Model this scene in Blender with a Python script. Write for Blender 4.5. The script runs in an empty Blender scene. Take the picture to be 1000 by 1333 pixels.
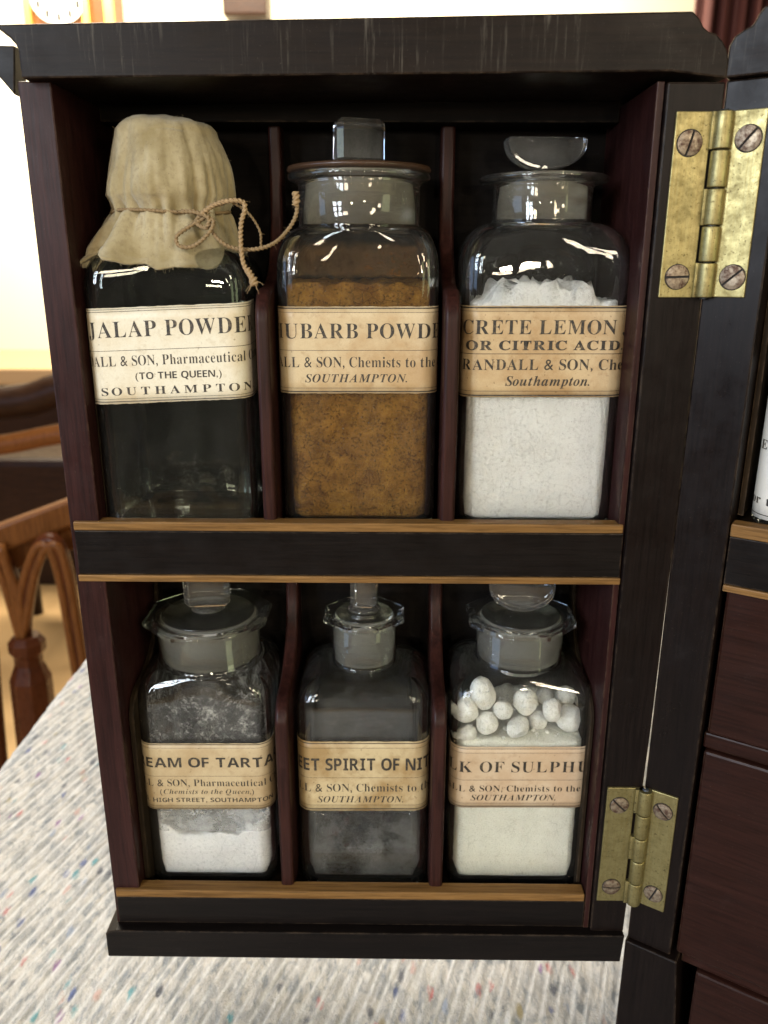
import bpy, bmesh, math, random
import numpy as np
from mathutils import Vector, Matrix, noise
random.seed(7); rng = np.random.default_rng(7)
R = math.radians; PI = math.pi
S = bpy.context.scene; COL = S.collection

# ------------------------------------------------------------------ camera
cd = bpy.data.cameras.new('camera'); cam = bpy.data.objects.new('camera', cd); COL.objects.link(cam)
S.camera = cam
PITCH, YAW, ROLL = 0.3024, -0.0095, 0.0028
F_ = Vector((math.sin(YAW)*math.cos(PITCH), math.cos(YAW)*math.cos(PITCH), -math.sin(PITCH)))
R0 = Vector((math.cos(YAW), -math.sin(YAW), 0)); U0 = R0.cross(F_)
RX = math.cos(ROLL)*R0 + math.sin(ROLL)*U0; UX = -math.sin(ROLL)*R0 + math.cos(ROLL)*U0
M_ = Matrix((( RX.x, UX.x, -F_.x), (RX.y, UX.y, -F_.y), (RX.z, UX.z, -F_.z))).to_4x4()
cam.matrix_world = Matrix.Translation((0.1248, -0.2969, 0.3072)) @ M_
cd.sensor_fit = 'VERTICAL'; cd.sensor_height = 36; cd.lens = 1049.2/1333*36
cd.clip_start = 0.01; cd.clip_end = 50
cd.dof.use_dof = True; cd.dof.focus_distance = 0.315; cd.dof.aperture_fstop = cd.lens/2.0

# ------------------------------------------------------------------ world and lamps
w = bpy.data.worlds.new('World'); S.world = w; w.use_nodes = True
bg = w.node_tree.nodes['Background']; bg.inputs[0].default_value = (1.0, 0.86, 0.66, 1); bg.inputs[1].default_value = 0.085
S.view_settings.view_transform = 'Standard'; S.view_settings.look = 'None'
S.view_settings.exposure = 0.0; S.view_settings.gamma = 1.0

def area(name, loc, target, sx, sy, power, color, spread=180):
    l = bpy.data.lights.new(name, 'AREA'); l.shape = 'RECTANGLE'; l.size = sx; l.size_y = sy
    l.energy = power; l.color = color; l.spread = R(spread)
    o = bpy.data.objects.new(name, l); COL.objects.link(o); o.location = loc
    o.rotation_euler = (Vector(target)-Vector(loc)).to_track_quat('-Z', 'Y').to_euler()
    return o
# tall window, left and in front of the chest, two casements
for k, (dx, pw) in enumerate(((0, 1.0), (0.36, 1.0))):
    for j in range(3):
        area('window_and_fill_light', (-1.35+dx*.8, -1.55-dx*.6, 0.55+j*0.36), (0.1, 0, 0.2), 0.22, 0.27, 7.8, (0.80, 0.89, 1.0))
# warm unseen lamps, added for fill and for glints in the glass
for (lx, ly, lz, le, ls) in ((.90, -1.50, .90, 5.0, .22), (1.20, -1.25, .62, 3.2, .18), (1.00, -2.0, 1.25, 6.0, .25), (-.45, -2.7, .55, 10.0, .14), (.62, -2.9, .45, 10.0, .14), (-.75, -1.9, 1.25, 6.0, .25)):
    area('fill_light', (lx, ly, lz), (.1, 0, .2), ls, ls, le, (1.0, .86, .66))
# two wide, dim side panels, added for streaks and sheen on the glass
area('window_and_fill_light', (-2.3, -.9, .55), (.1, 0, .2), 1.1, 1.5, 16, (.42, .62, 1.0))
area('window_and_fill_light', (2.3, -1.6, .55), (.1, 0, .2), .7, 1.4, 9, (.90, 1.0, .55))
area('fill_light', (-0.55, 0.9, 1.5), (-0.15, 0.2, -0.07), 0.8, 0.8, 24, (1.0, 0.93, 0.82))  # unseen lamp added overhead to brighten the blanket, not the door front
area('fill_light', (-0.6, 2.6, 1.75), (-0.6, 3.6, 0.4), 2.4, 0.6, 190, (1.0, 0.90, 0.72))  # unseen lamp added to overexpose the back wall
area('fill_light', (-0.9, 1.6, 1.6), (-0.8, 1.6, -0.8), 1.0, 1.0, 27, (1.0, 0.85, 0.62))  # added fill over the background furniture

# ------------------------------------------------------------------ helpers
def mesh_obj(name, verts, faces, mat, parent=None, smooth=False, bevel=0, seg=2, sub=0):
    me = bpy.data.meshes.new(name); me.from_pydata([tuple(v) for v in verts], [], [tuple(f) for f in faces]); me.update()
    bm = bmesh.new(); bm.from_mesh(me); bmesh.ops.recalc_face_normals(bm, faces=bm.faces); bm.to_mesh(me); bm.free()
    return finish(name, me, mat, parent, smooth, bevel, seg, sub)
def finish(name, me, mat, parent=None, smooth=False, bevel=0, seg=2, sub=0):
    if mat: me.materials.append(mat)
    if smooth:
        for p in me.polygons: p.use_smooth = True
    o = bpy.data.objects.new(name, me); COL.objects.link(o)
    if parent: o.parent = parent
    if bevel:
        b = o.modifiers.new('bevel', 'BEVEL'); b.width = bevel; b.segments = seg; b.limit_method = 'ANGLE'; b.angle_limit = R(35)
        b.harden_normals = False
    if sub:
        s = o.modifiers.new('sub', 'SUBSURF'); s.levels = sub; s.render_levels = sub
    return o
def tag(o, label=None, cat=None, group=None, kind=None):
    if label: o['label'] = label
    if cat: o['category'] = cat
    if group: o['group'] = group
    if kind: o['kind'] = kind
    return o
def empty(name, loc=(0, 0, 0), rot=(0, 0, 0), parent=None):
    o = bpy.data.objects.new(name, None); COL.objects.link(o); o.location = loc; o.rotation_euler = rot
    o.empty_display_size = 0.02
    if parent: o.parent = parent
    return o
class MB:
    def __init__(s): s.v = []; s.f = []
    def add(s, v, f):
        n = len(s.v); s.v += [tuple(x) for x in v]; s.f += [tuple(i+n for i in q) for q in f]; return s
    def box(s, x0, x1, y0, y1, z0, z1):
        return s.add([(x0,y0,z0),(x1,y0,z0),(x1,y1,z0),(x0,y1,z0),(x0,y0,z1),(x1,y0,z1),(x1,y1,z1),(x0,y1,z1)],
                     [(0,3,2,1),(4,5,6,7),(0,1,5,4),(1,2,6,5),(2,3,7,6),(3,0,4,7)])
    def prism(s, poly, y0, y1):          # poly in (x,z), swept in y
        n = len(poly)
        return s.add([(x,y0,z) for x,z in poly]+[(x,y1,z) for x,z in poly],
                     [tuple(range(n)), tuple(range(2*n-1, n-1, -1))]+[(i, i+n, (i+1)%n+n, (i+1)%n) for i in range(n)])
    def prism_x(s, poly, x0, x1):        # poly in (y,z), swept in x
        n = len(poly)
        return s.add([(x0,y,z) for y,z in poly]+[(x1,y,z) for y,z in poly],
                     [tuple(range(n)), tuple(range(2*n-1, n-1, -1))]+[(i, i+n, (i+1)%n+n, (i+1)%n) for i in range(n)])
    def lathe(s, prof, n=32, c=(0,0,0), axis='z'):
        v = []; f = []
        for r, h in prof:
            for k in range(n):
                a = 2*PI*k/n; p = (r*math.cos(a), r*math.sin(a), h)
                if axis == 'y': p = (p[0], h, p[1])
                if axis == 'x': p = (h, p[0], p[1])
                v.append((p[0]+c[0], p[1]+c[1], p[2]+c[2]))
        m = len(prof)
        for i in range(m-1):
            for k in range(n):
                f.append((i*n+k, i*n+(k+1)%n, (i+1)*n+(k+1)%n, (i+1)*n+k))
        f.append(tuple(range(n))); f.append(tuple((m-1)*n+k for k in range(n)))
        return s.add(v, f)
    def tube(s, pts, rad, n=8, lobes=0, twist=0):
        pts = [Vector(p) for p in pts]; m = len(pts); v = []; f = []
        t0 = (pts[1]-pts[0]).normalized(); up = Vector((0,0,1)) if abs(t0.z) < .9 else Vector((1,0,0))
        nrm = t0.cross(up).normalized(); L = 0
        for i, p in enumerate(pts):
            t = (pts[min(i+1, m-1)]-pts[max(i-1, 0)]).normalized()
            nrm = (nrm - t*nrm.dot(t)).normalized(); b = t.cross(nrm)
            if i: L += (p-pts[i-1]).length
            r = rad[i] if hasattr(rad, '__len__') else rad
            for k in range(n):
                a = 2*PI*k/n
                rr = r*(1+(0.34*math.cos(lobes*a) if lobes else 0))
                aa = a + twist*L
                v.append(p + (nrm*math.cos(aa)+b*math.sin(aa))*rr)
        for i in range(m-1):
            for k in range(n): f.append((i*n+k, i*n+(k+1)%n, (i+1)*n+(k+1)%n, (i+1)*n+k))
        f.append(tuple(range(n))); f.append(tuple((m-1)*n+k for k in range(n)))
        return s.add(v, f)
    def obj(s, name, mat, parent=None, **k): return mesh_obj(name, s.v, s.f, mat, parent, **k)
def spline(pts, per=12):
    P = [Vector(p) for p in pts]; P = [P[0]*2-P[1]]+P+[P[-1]*2-P[-2]]; out = []
    for i in range(1, len(P)-2):
        for k in range(per):
            t = k/per; a, b, c, d = P[i-1:i+3]
            out.append(0.5*((2*b)+(c-a)*t+(2*a-5*b+4*c-d)*t*t+(3*b-a-3*c+d)*t**3))
    out.append(P[-2]); return out

# ------------------------------------------------------------------ materials
class NT:
    def __init__(s, name):
        s.m = bpy.data.materials.new(name); s.m.use_nodes = True; s.t = s.m.node_tree; s.t.nodes.clear()
        s.out = s.n('ShaderNodeOutputMaterial'); s.tc = s.n('ShaderNodeTexCoord')
    def n(s, ty, **k):
        x = s.t.nodes.new(ty)
        for a, b in k.items():
            if a in x.inputs: x.inputs[a].default_value = b
            else: setattr(x, a, b)
        return x
    def l(s, a, b): s.t.links.new(a, b)
    def map(s, scale=(1,1,1), rot=(0,0,0), src='Object'):
        m = s.n('ShaderNodeMapping'); m.inputs['Scale'].default_value = scale; m.inputs['Rotation'].default_value = rot
        s.l(s.tc.outputs[src], m.inputs['Vector']); return m.outputs[0]
    def noise(s, vec, scale, detail=4, rough=.55, dist=0):
        x = s.n('ShaderNodeTexNoise'); x.inputs['Scale'].default_value = scale; x.inputs['Detail'].default_value = detail
        x.inputs['Roughness'].default_value = rough; x.inputs['Distortion'].default_value = dist
        s.l(vec, x.inputs['Vector']); return x.outputs['Fac']
    def vor(s, vec, scale, feature='F1', out='Distance'):
        x = s.n('ShaderNodeTexVoronoi'); x.feature = feature; x.inputs['Scale'].default_value = scale
        s.l(vec, x.inputs['Vector']); return x.outputs[out]
    def ramp(s, fac, stops):
        x = s.n('ShaderNodeValToRGB'); e = x.color_ramp.elements
        while len(e) < len(stops): e.new(.5)
        for i, (p, c) in enumerate(stops):
            e[i].position = p; e[i].color = (c, c, c, 1) if not hasattr(c, '__len__') else tuple(c)+(1,)
        s.l(fac, x.inputs[0]); return x.outputs[0]
    def mix(s, fac, a, b, mode='MIX'):
        x = s.n('ShaderNodeMix'); x.data_type = 'RGBA'; x.blend_type = mode
        for sock, v in ((x.inputs[0], fac), (x.inputs[6], a), (x.inputs[7], b)):
            if hasattr(v, 'node'): s.l(v, sock)
            elif hasattr(v, '__len__'): sock.default_value = tuple(v)+(1,)
            else: sock.default_value = v
        return x.outputs[2]
    def math(s, op, a, b=0.0):
        x = s.n('ShaderNodeMath'); x.operation = op
        for sock, v in ((x.inputs[0], a), (x.inputs[1], b)):
            if hasattr(v, 'node'): s.l(v, sock)
            else: sock.default_value = v
        return x.outputs[0]
    def bsdf(s, col, rough=.5, metal=0, bump=None, bstr=.3, bdist=.0005, spec=.5, **k):
        b = s.n('ShaderNodeBsdfPrincipled')
        for nm, v in (('Base Color', col), ('Roughness', rough), ('Metallic', metal), ('Specular IOR Level', spec)):
            if hasattr(v, 'node'): s.l(v, b.inputs[nm])
            else: b.inputs[nm].default_value = tuple(v)+(1,) if hasattr(v, '__len__') else v
        for a, v in k.items(): b.inputs[a.replace('_', ' ')].default_value = v
        if bump is not None:
            u = s.n('ShaderNodeBump'); u.inputs['Strength'].default_value = bstr; u.inputs['Distance'].default_value = bdist
            s.l(bump, u.inputs['Height']); s.l(u.outputs[0], b.inputs['Normal'])
        s.last = b
        return b.outputs[0]
    def done(s, sh): s.l(sh, s.out.inputs['Surface']); return s.m

def wood(name, dark, light, axis='z', rough=.42, scratch=.0, pores=.5, coat=0.0):
    t = NT(name); sc = {'z': (1, 1, .045), 'x': (.045, 1, 1), 'y': (1, .045, 1)}[axis]
    v = t.map(sc); g = t.noise(v, 900, 6, .65); g2 = t.noise(v, 210, 5, .65, 1.0)
    c = t.mix(t.ramp(g2, [(.3, 0), (.7, 1)]), dark, light)
    c = t.mix(t.ramp(g, [(.40, .45), (.52, 0)]), c, tuple(x*.35 for x in dark))
    wear = t.noise(t.map(), 55, 7, .7)
    c = t.mix(t.ramp(wear, [(.62, 0), (.80, .16)]), c, tuple(min(1, x*2.2+.02) for x in light))
    if scratch:
        sv = t.map((1, 1, .05)); sn = t.noise(sv, 700, 5, .7); big = t.noise(t.map(), 22, 3, .6)
        f = t.math('MULTIPLY', t.ramp(sn, [(.55, 0), (.68, 1)]), t.ramp(big, [(.45, 0), (.62, scratch)]))
        c = t.mix(f, c, (.16, .14, .11))
    r = t.ramp(wear, [(.3, rough-.07), (.7, rough+.14)])
    dust = t.ramp(t.noise(t.map(), 2600, 1, .5), [(.76, 0), (.80, .3)])
    c = t.mix(dust, c, (.22, .18, .14))
    bv = t.n('ShaderNodeBevel'); bv.samples = 4; bv.inputs['Radius'].default_value = .0011
    ge = t.n('ShaderNodeNewGeometry'); dp = t.n('ShaderNodeVectorMath'); dp.operation = 'DOT_PRODUCT'
    t.l(bv.outputs[0], dp.inputs[0]); t.l(ge.outputs['Normal'], dp.inputs[1])
    em = t.ramp(dp.outputs['Value'], [(.80, 1), (.985, 0)])
    en = t.ramp(t.noise(t.map(), 150, 6, .75), [(.44, 0), (.60, 1)])
    c = t.mix(t.math('MULTIPLY', t.math('MULTIPLY', em, en), .8), c, (.12, .080, .050))
    return t.done(t.bsdf(c, r, bump=g, bstr=.35*pores, bdist=.0003, spec=.13, Coat_Weight=coat, Coat_Roughness=.3))
M = {}
M['rosewood'] = wood('rosewood', (.016, .0052, .0048), (.036, .0118, .0100), 'z', .36, coat=.04)
M['rosewood_x'] = wood('rosewood_horizontal', (.015, .0050, .0035), (.027, .0090, .0062), 'x', .36, coat=.03)
M['ebony'] = wood('ebony', (.0050, .0031, .0028), (.0085, .0052, .0044), 'z', .32)
M['ebony_x'] = wood('ebony_horizontal', (.0045, .0033, .0030), (.0080, .0056, .0048), 'x', .34)
M['ebony_top'] = wood('ebony_worn', (.0055, .0030, .0022), (.0100, .0058, .0040), 'x', .36, scratch=.42)
M['satin'] = wood('satinwood', (.115, .055, .015), (.255, .135, .045), 'x', .4)
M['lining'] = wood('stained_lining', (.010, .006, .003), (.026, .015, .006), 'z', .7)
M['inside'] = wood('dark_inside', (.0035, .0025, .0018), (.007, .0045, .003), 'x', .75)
M['divider'] = wood('divider_rosewood', (.016, .0055, .0045), (.040, .0130, .0095), 'z', .38, coat=.05)

def brass():
    t = NT('brass'); v = t.map((1, 1, .03)); br = t.noise(v, 1500, 4, .6); st = t.noise(t.map(), 240, 7, .72); sp = t.noise(t.map(), 900, 3, .6)
    c = t.mix(t.ramp(st, [(.38, 0), (.66, 1)]), (.36, .31, .145), (.215, .180, .078))
    c = t.mix(t.ramp(sp, [(.60, 0), (.70, .8)]), c, (.06, .042, .02))
    c = t.mix(t.ramp(br, [(.35, .35), (.6, 0)]), c, (.22, .16, .05))
    return t.done(t.bsdf(c, t.ramp(st, [(.3, .36), (.7, .58)]), .9, bump=t.math('ADD', br, st), bstr=.25, bdist=.0003))
M['brass'] = brass()
def steel():
    t = NT('screw_steel'); st = t.noise(t.map(), 420, 6, .7)
    c = t.mix(t.ramp(st, [(.40, 0), (.62, 1)]), (.30, .24, .17), (.085, .045, .030))
    return t.done(t.bsdf(c, t.ramp(st, [(.3, .38), (.7, .7)]), .7, bump=st, bstr=.5, bdist=.0003))
M['steel'] = steel()
def plain(name, col, rough=.5, metal=0, **k):
    t = NT(name); return t.done(t.bsdf(col, rough, metal, **k))
M['slot'] = plain('slot_dark', (.012, .009, .007), .8)  # even near-black for screw recesses, clock numerals and hands
M['pin'] = plain('pin_steel', (.20, .22, .26), .3, .9)
def inkm():
    t = NT('printing_ink'); a = t.noise(t.map(), 900, 4, .7); b = t.noise(t.map(), 160, 4, .6)
    return t.done(t.bsdf(t.mix(t.math('MULTIPLY', t.ramp(a, [(.45, 0), (.68, 1)]), t.ramp(b, [(.35, .2), (.65, 1)])), (.016, .013, .010), (.15, .11, .065)), .6))
M['ink'] = inkm()
M['bone'] = plain('pale_edge', (.40, .38, .36), .5)

def glass(name, tint, grime_sheen=.03, wav=.25):
    t = NT(name); nz = t.noise(t.map(), 42, 2, .5)
    u = t.n('ShaderNodeBump'); u.inputs['Strength'].default_value = wav; u.inputs['Distance'].default_value = .002; t.l(nz, u.inputs['Height'])
    g = t.n('ShaderNodeBsdfGlass'); g.inputs['Color'].default_value = tint+(1,); g.inputs['Roughness'].default_value = 0.0; g.inputs['IOR'].default_value = 1.5
    t.l(u.outputs[0], g.inputs['Normal'])
    d = t.bsdf((.62, .60, .54), .7, spec=.2)  # pale diffuse share: old haze, plus a milky sheen put into the colour
    f = t.math('ADD', t.math('MULTIPLY', t.noise(t.map((1, 1, .6)), 70, 5, .65, 1.0), .7), t.math('MULTIPLY', t.noise(t.map(), 1100, 4, .7), .3))
    sp = t.ramp(t.noise(t.map(), 1300, 2, .5), [(.74, 0), (.77, .35)])
    fac = t.math('ADD', t.ramp(f, [(.38, grime_sheen*.35), (.62, grime_sheen*1.9)]), sp)
    mx = t.n('ShaderNodeMixShader'); t.l(fac, mx.inputs[0]); t.l(g.outputs[0], mx.inputs[1]); t.l(d, mx.inputs[2]); return t.done(mx.outputs[0])
M['glass'] = glass('clear_glass', (.990, .992, .985), .009)
M['glass_blue'] = glass('cool_glass', (.965, .985, .974), .005)
M['glass_hazy'] = glass('hazy_glass', (.985, .988, .98), .007)
M['glass_knob'] = glass('knob_glass', (.992, .994, .992), .040, .10)  # extra pale haze stands in for bright reflections in the knobs
def frosted(name, col, mixf):
    t = NT(name); n = t.noise(t.map((.6,.6,6)), 180, 5, .65)
    g = t.n('ShaderNodeBsdfGlass'); g.inputs['Color'].default_value = (.9, .9, .86, 1); g.inputs['Roughness'].default_value = .22; g.inputs['IOR'].default_value = 1.5
    c = t.mix(t.ramp(n, [(.35, 0), (.65, 1)]), col, tuple(x*.72 for x in col))
    d = t.bsdf(c, .55); mx = t.n('ShaderNodeMixShader'); mx.inputs[0].default_value = mixf
    t.l(g.outputs[0], mx.inputs[1]); t.l(d, mx.inputs[2]); return t.done(mx.outputs[0])
M['frost'] = frosted('ground_glass', (.46, .41, .31), .34)
M['frost_grey'] = frosted('ground_glass_grey', (.44, .43, .38), .30)
M['frost_dark'] = frosted('stopper_disc_glass', (.05, .045, .04), .12)
M['stained'] = frosted('stained_glass_rim', (.09, .040, .016), .5)

def paper(name, base, stain, amt=.5, seed=0.0):
    t = NT(name)
    mp = t.n('ShaderNodeMapping'); mp.inputs['Location'].default_value = (seed, seed*.7, seed*.3); t.l(t.tc.outputs['Object'], mp.inputs['Vector']); v = mp.outputs[0]
    a = t.noise(v, 45, 5, .6); b = t.noise(v, 260, 5, .65); f = t.noise(v, 2200, 3, .6)
    c = t.mix(t.ramp(a, [(.42, 0), (.62, amt)]), base, stain)
    c = t.mix(t.ramp(b, [(.55, 0), (.75, amt*.8)]), c, tuple(x*.75 for x in stain))
    c = t.mix(t.ramp(f, [(.3, .14), (.6, 0)]), c, tuple(x*.6 for x in stain))
    spot = t.ramp(t.noise(v, 700, 2, .4), [(.72, 0), (.76, .55)])
    c = t.mix(spot, c, tuple(x*.4 for x in stain))
    return t.done(t.bsdf(c, .42, bump=f, bstr=.25, bdist=.0002))

def film(name, col, holes, scale=160, col2=None, thresh=.5, soft=.12, maxa=.8, lowa=0):
    """dust clinging to glass: patchy, see-through between the patches"""
    t = NT(name); v = t.map(); a = t.noise(v, scale, 8, .72, .6); b = t.noise(v, scale*9, 3, .7); c0 = t.noise(v, scale*.22, 3, .6)
    f = t.math('ADD', t.math('MULTIPLY', a, .45), t.math('ADD', t.math('MULTIPLY', b, .25), t.math('MULTIPLY', c0, .30)))
    al = t.ramp(f, [(thresh-soft, 0), (thresh+soft, maxa)])
    sx = t.n('ShaderNodeSeparateXYZ'); t.l(t.tc.outputs['Generated'], sx.inputs[0])
    jit = t.math('ADD', sx.outputs['Z'], t.math('MULTIPLY', t.math('SUBTRACT', t.noise(v, scale*.5, 4, .6), .5), .5))
    al = t.math('MULTIPLY', al, t.ramp(jit, [(.0, lowa), (.12, 1), (.72, 1), (1.0, 0)]))
    cc = t.mix(t.ramp(b, [(.35, 0), (.65, 1)]), col, col2 or tuple(x*.6 for x in col))
    d = t.bsdf(cc, .9, spec=.1); tr = t.n('ShaderNodeBsdfTransparent'); mx = t.n('ShaderNodeMixShader')
    t.l(al, mx.inputs[0]); t.l(tr.outputs[0], mx.inputs[1]); t.l(d, mx.inputs[2]); return t.done(mx.outputs[0])
def powder(name, c1, c2, c3, scale, bstr=.6):
    t = NT(name); v = t.map(); a = t.noise(v, scale, 7, .68, .4); b = t.noise(v, scale*7, 4, .7)
    cr = t.vor(v, scale*1.4, 'DISTANCE_TO_EDGE'); crn = t.noise(v, scale*.5, 3, .5)
    c = t.mix(t.ramp(a, [(.36, 0), (.64, 1)]), c1, c2)
    c = t.mix(t.ramp(b, [(.53, 0), (.66, .75)]), c, c3)
    ck = t.math('MULTIPLY', t.ramp(cr, [(0, 1), (.035, 0)]), t.ramp(crn, [(.5, 0), (.62, .6)]))
    c = t.mix(ck, c, c3)
    return t.done(t.bsdf(c, .9, spec=.15, bump=t.math('ADD', a, t.math('MULTIPLY', b, .3)), bstr=bstr, bdist=.0012))
M['rhubarb'] = powder('rhubarb_powder', (.30, .150, .024), (.150, .062, .011), (.022, .009, .004), 150, 1.0)
M['lemon'] = powder('citric_powder', (.93, .92, .88), (.87, .86, .82), (.68, .66, .62), 120, 1.0)
M['cream'] = powder('cream_powder', (.92, .91, .89), (.84, .83, .82), (.6, .6, .58), 110, .5)
M['sulphur'] = powder('sulphur_powder', (.90, .89, .78), (.85, .84, .72), (.46, .44, .33), 260, .5)
M['lump'] = powder('sulphur_lump', (.95, .94, .88), (.90, .89, .81), (.60, .58, .46), 200, .5)

def muslin():
    t = NT('muslin'); a = t.noise(t.map(), 60, 6, .65); b = t.noise(t.map(), 420, 4, .7)
    wv = t.n('ShaderNodeTexWave'); wv.inputs['Scale'].default_value = 900; wv.inputs['Distortion'].default_value = 2; t.l(t.map(), wv.inputs['Vector'])
    w2 = t.n('ShaderNodeTexWave'); w2.bands_direction = 'Z'; w2.inputs['Scale'].default_value = 900; w2.inputs['Distortion'].default_value = 2; t.l(t.map(), w2.inputs['Vector'])
    c = t.mix(t.ramp(a, [(.35, 0), (.7, 1)]), (.46, .38, .225), (.27, .205, .090))
    c = t.mix(t.ramp(b, [(.50, 0), (.70, .55)]), c, (.22, .165, .085))
    c = t.mix(t.ramp(t.noise(t.map(), 1500, 2, .5), [(.70, 0), (.75, .8)]), c, (.10, .07, .04))
    h = t.math('ADD', t.math('MULTIPLY', wv.outputs['Fac'], .5), t.math('ADD', t.math('MULTIPLY', w2.outputs['Fac'], .5), b))
    return t.done(t.bsdf(c, .92, bump=h, bstr=.55, bdist=.0004, spec=.1, Sheen_Weight=.3))
M['muslin'] = muslin()
def twine(name, c1, c2):
    t = NT(name); a = t.noise(t.map(), 1500, 4, .7); c = t.mix(a, c1, c2); return t.done(t.bsdf(c, .9, bump=a, bstr=.8, bdist=.0004, spec=.1))
M['twine'] = twine('twine', (.36, .25, .13), (.16, .11, .06))
M['twine_light'] = twine('twine_end', (.42, .29, .15), (.26, .17, .09))

def felt():
    t = NT('recycled_felt'); v = t.map((1, .45, 1), (0, 0, R(19)))
    base = t.mix(t.ramp(t.noise(v, 90, 7, .72), [(.40, 0), (.62, 1)]), (.70, .665, .61), (.41, .405, .395))
    dk = t.ramp(t.noise(v, 170, 7, .70, .8), [(.48, 0), (.64, .8)])
    c = t.mix(dk, base, (.20, .23, .26))
    vv = t.n('ShaderNodeTexVoronoi'); vv.inputs['Scale'].default_value = 165; t.l(v, vv.inputs['Vector'])
    hs = t.n('ShaderNodeSeparateColor'); t.l(vv.outputs['Color'], hs.inputs[0])
    dn = t.math('ADD', vv.outputs['Distance'], t.math('MULTIPLY', t.noise(v, 500, 3, .6), .5))
    near = t.ramp(dn, [(.44, 1), (.66, 0)])
    for lo, hi, col in ((.0, .035, (.55, .10, .09)), (.05, .10, (.06, .10, .30)), (.12, .15, (.03, .30, .36)), (.17, .20, (.28, .10, .32)),
                        (.22, .27, (.62, .40, .34)), (.28, .36, (.06, .07, .10)), (.37, .42, (.30, .36, .48)), (.42, .50, (.78, .76, .72)), (.5, .53, (.40, .32, .14))):
        sel = t.math('MULTIPLY', t.math('GREATER_THAN', hs.outputs[0], lo), t.math('LESS_THAN', hs.outputs[0], hi))
        c = t.mix(t.math('MULTIPLY', t.math('MULTIPLY', sel, near), .78), c, col)
    fib = t.noise(t.map((.5, .5, 1)), 1000, 3, .6, 2.5)
    c = t.mix(t.ramp(fib, [(.60, 0), (.72, .6)]), c, (.86, .85, .82))
    at = t.n('ShaderNodeAttribute'); at.attribute_name = 'seam'
    br = t.ramp(t.noise(v, 260, 4, .65), [(.36, .25), (.56, 1)])
    c = t.mix(t.math('MULTIPLY', at.outputs['Fac'], br), c, (.80, .79, .76))
    h = t.math('ADD', t.noise(v, 420, 5, .7), fib)
    return t.done(t.bsdf(c, .95, bump=h, bstr=.9, bdist=.0012, spec=.1, Sheen_Weight=.25))
M['felt'] = felt()

# ------------------------------------------------------------------ the chest
chest = empty('medicine_chest')
tag(chest, 'dark rosewood and ebony travelling medicine chest with its door wing folded open on brass hinges', 'medicine chest')
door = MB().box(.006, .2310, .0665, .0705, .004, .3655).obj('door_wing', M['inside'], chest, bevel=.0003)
# side panels
MB().prism([(-.0008, .0150), (.0112, .0150), (.0105, .3640), (-.0008, .3640)], .001, .066).obj('side_panel', M['rosewood'], door, bevel=.0006)
MB().prism([(.2138, .0150), (.2163, .0150), (.2145, .3640), (.2120, .3640)], .0005, .066).obj('side_panel', M['rosewood'], door, bevel=.0003)
stile = MB().prism([(.2166, .0150), (.2318, .0150), (.2338, .12), (.2345, .23), (.2338, .3635), (.2148, .3635)], -.0015, .0700)
stile.obj('stile', M['ebony'], door, bevel=.0007)
# cornice: ogee ended top rail
top = [(-.0034, .3795), (-.0030, .3783), (.0006, .3756), (.0022, .3738), (.0029, .3720), (.0029, .3638), (.2148, .3660), (.2330, .3640),
       (.2330, .3690), (.2322, .3722), (.2304, .3748), (.2280, .3768), (.2268, .3772), (.2256, .3775), (.2238, .3788), (.2222, .3812), (.2200, .3832)]
MB().prism(top, -.0040, .0700).obj('top_rail', M['ebony_top'], door, bevel=.0006)
MB().prism([(-0.05582, 0.39075), (-0.02930, 0.39020), (-0.03173, 0.37199), (-0.03504, 0.37602), (-0.03832, 0.38003), (-0.05706, 0.38286)], .0706, .082).obj('back_moulding', M['ebony_x'], door, bevel=.0006)
MB().box(.004, .2300, .0706, .079, .001, .3635).obj('outer_panel', M['rosewood'], door, bevel=.0006)
# shelves
MB().box(.0110, .2118, .0450, .0662, .3582, .3658).obj('ceiling_filler', M['inside'], door, bevel=.0006)  # filler added to stop light leaking in under the top rail
MB().prism_x([(0, .1880), (.066, .1880), (.066, .2005), (.0061, .2005), (.0061, .2062), (0, .2062)], .0010, .2150).obj('shelf', M['ebony_x'], door, bevel=.0003)
MB().prism_x([(0, .0160), (.066, .0160), (.066, .0235), (.0061, .0235), (.0061, .0303), (0, .0303)], .0006, .2135).obj('shelf', M['ebony_x'], door, bevel=.0003)
MB().box(.0010, .2146, -.0004, .0062, .2064, .2100).obj('inlay_strip', M['satin'], door, bevel=.0005)
MB().box(.0006, .2154, -.0004, .010, .1850, .1878).obj('inlay_strip', M['satin'], door, bevel=.0004)
MB().box(.0006, .2130, -.0004, .0062, .0305, .0346).obj('inlay_strip', M['satin'], door, bevel=.0005)
MB().prism([(-.0048, 0), (.2310, 0), (.2318, .0149), (.0, .0149), (-.0036, .0142), (-.0048, .0130)], -.0040, .0700).obj('plinth', M['ebony_x'], door, bevel=.0005)
# compartment floors
MB().box(.0113, .2135, .0063, .0660, .2006, .2030).obj('shelf_lining', M['lining'], door)
MB().box(.0113, .2130, .0063, .0660, .0236, .0260).obj('shelf_lining', M['lining'], door)
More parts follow.
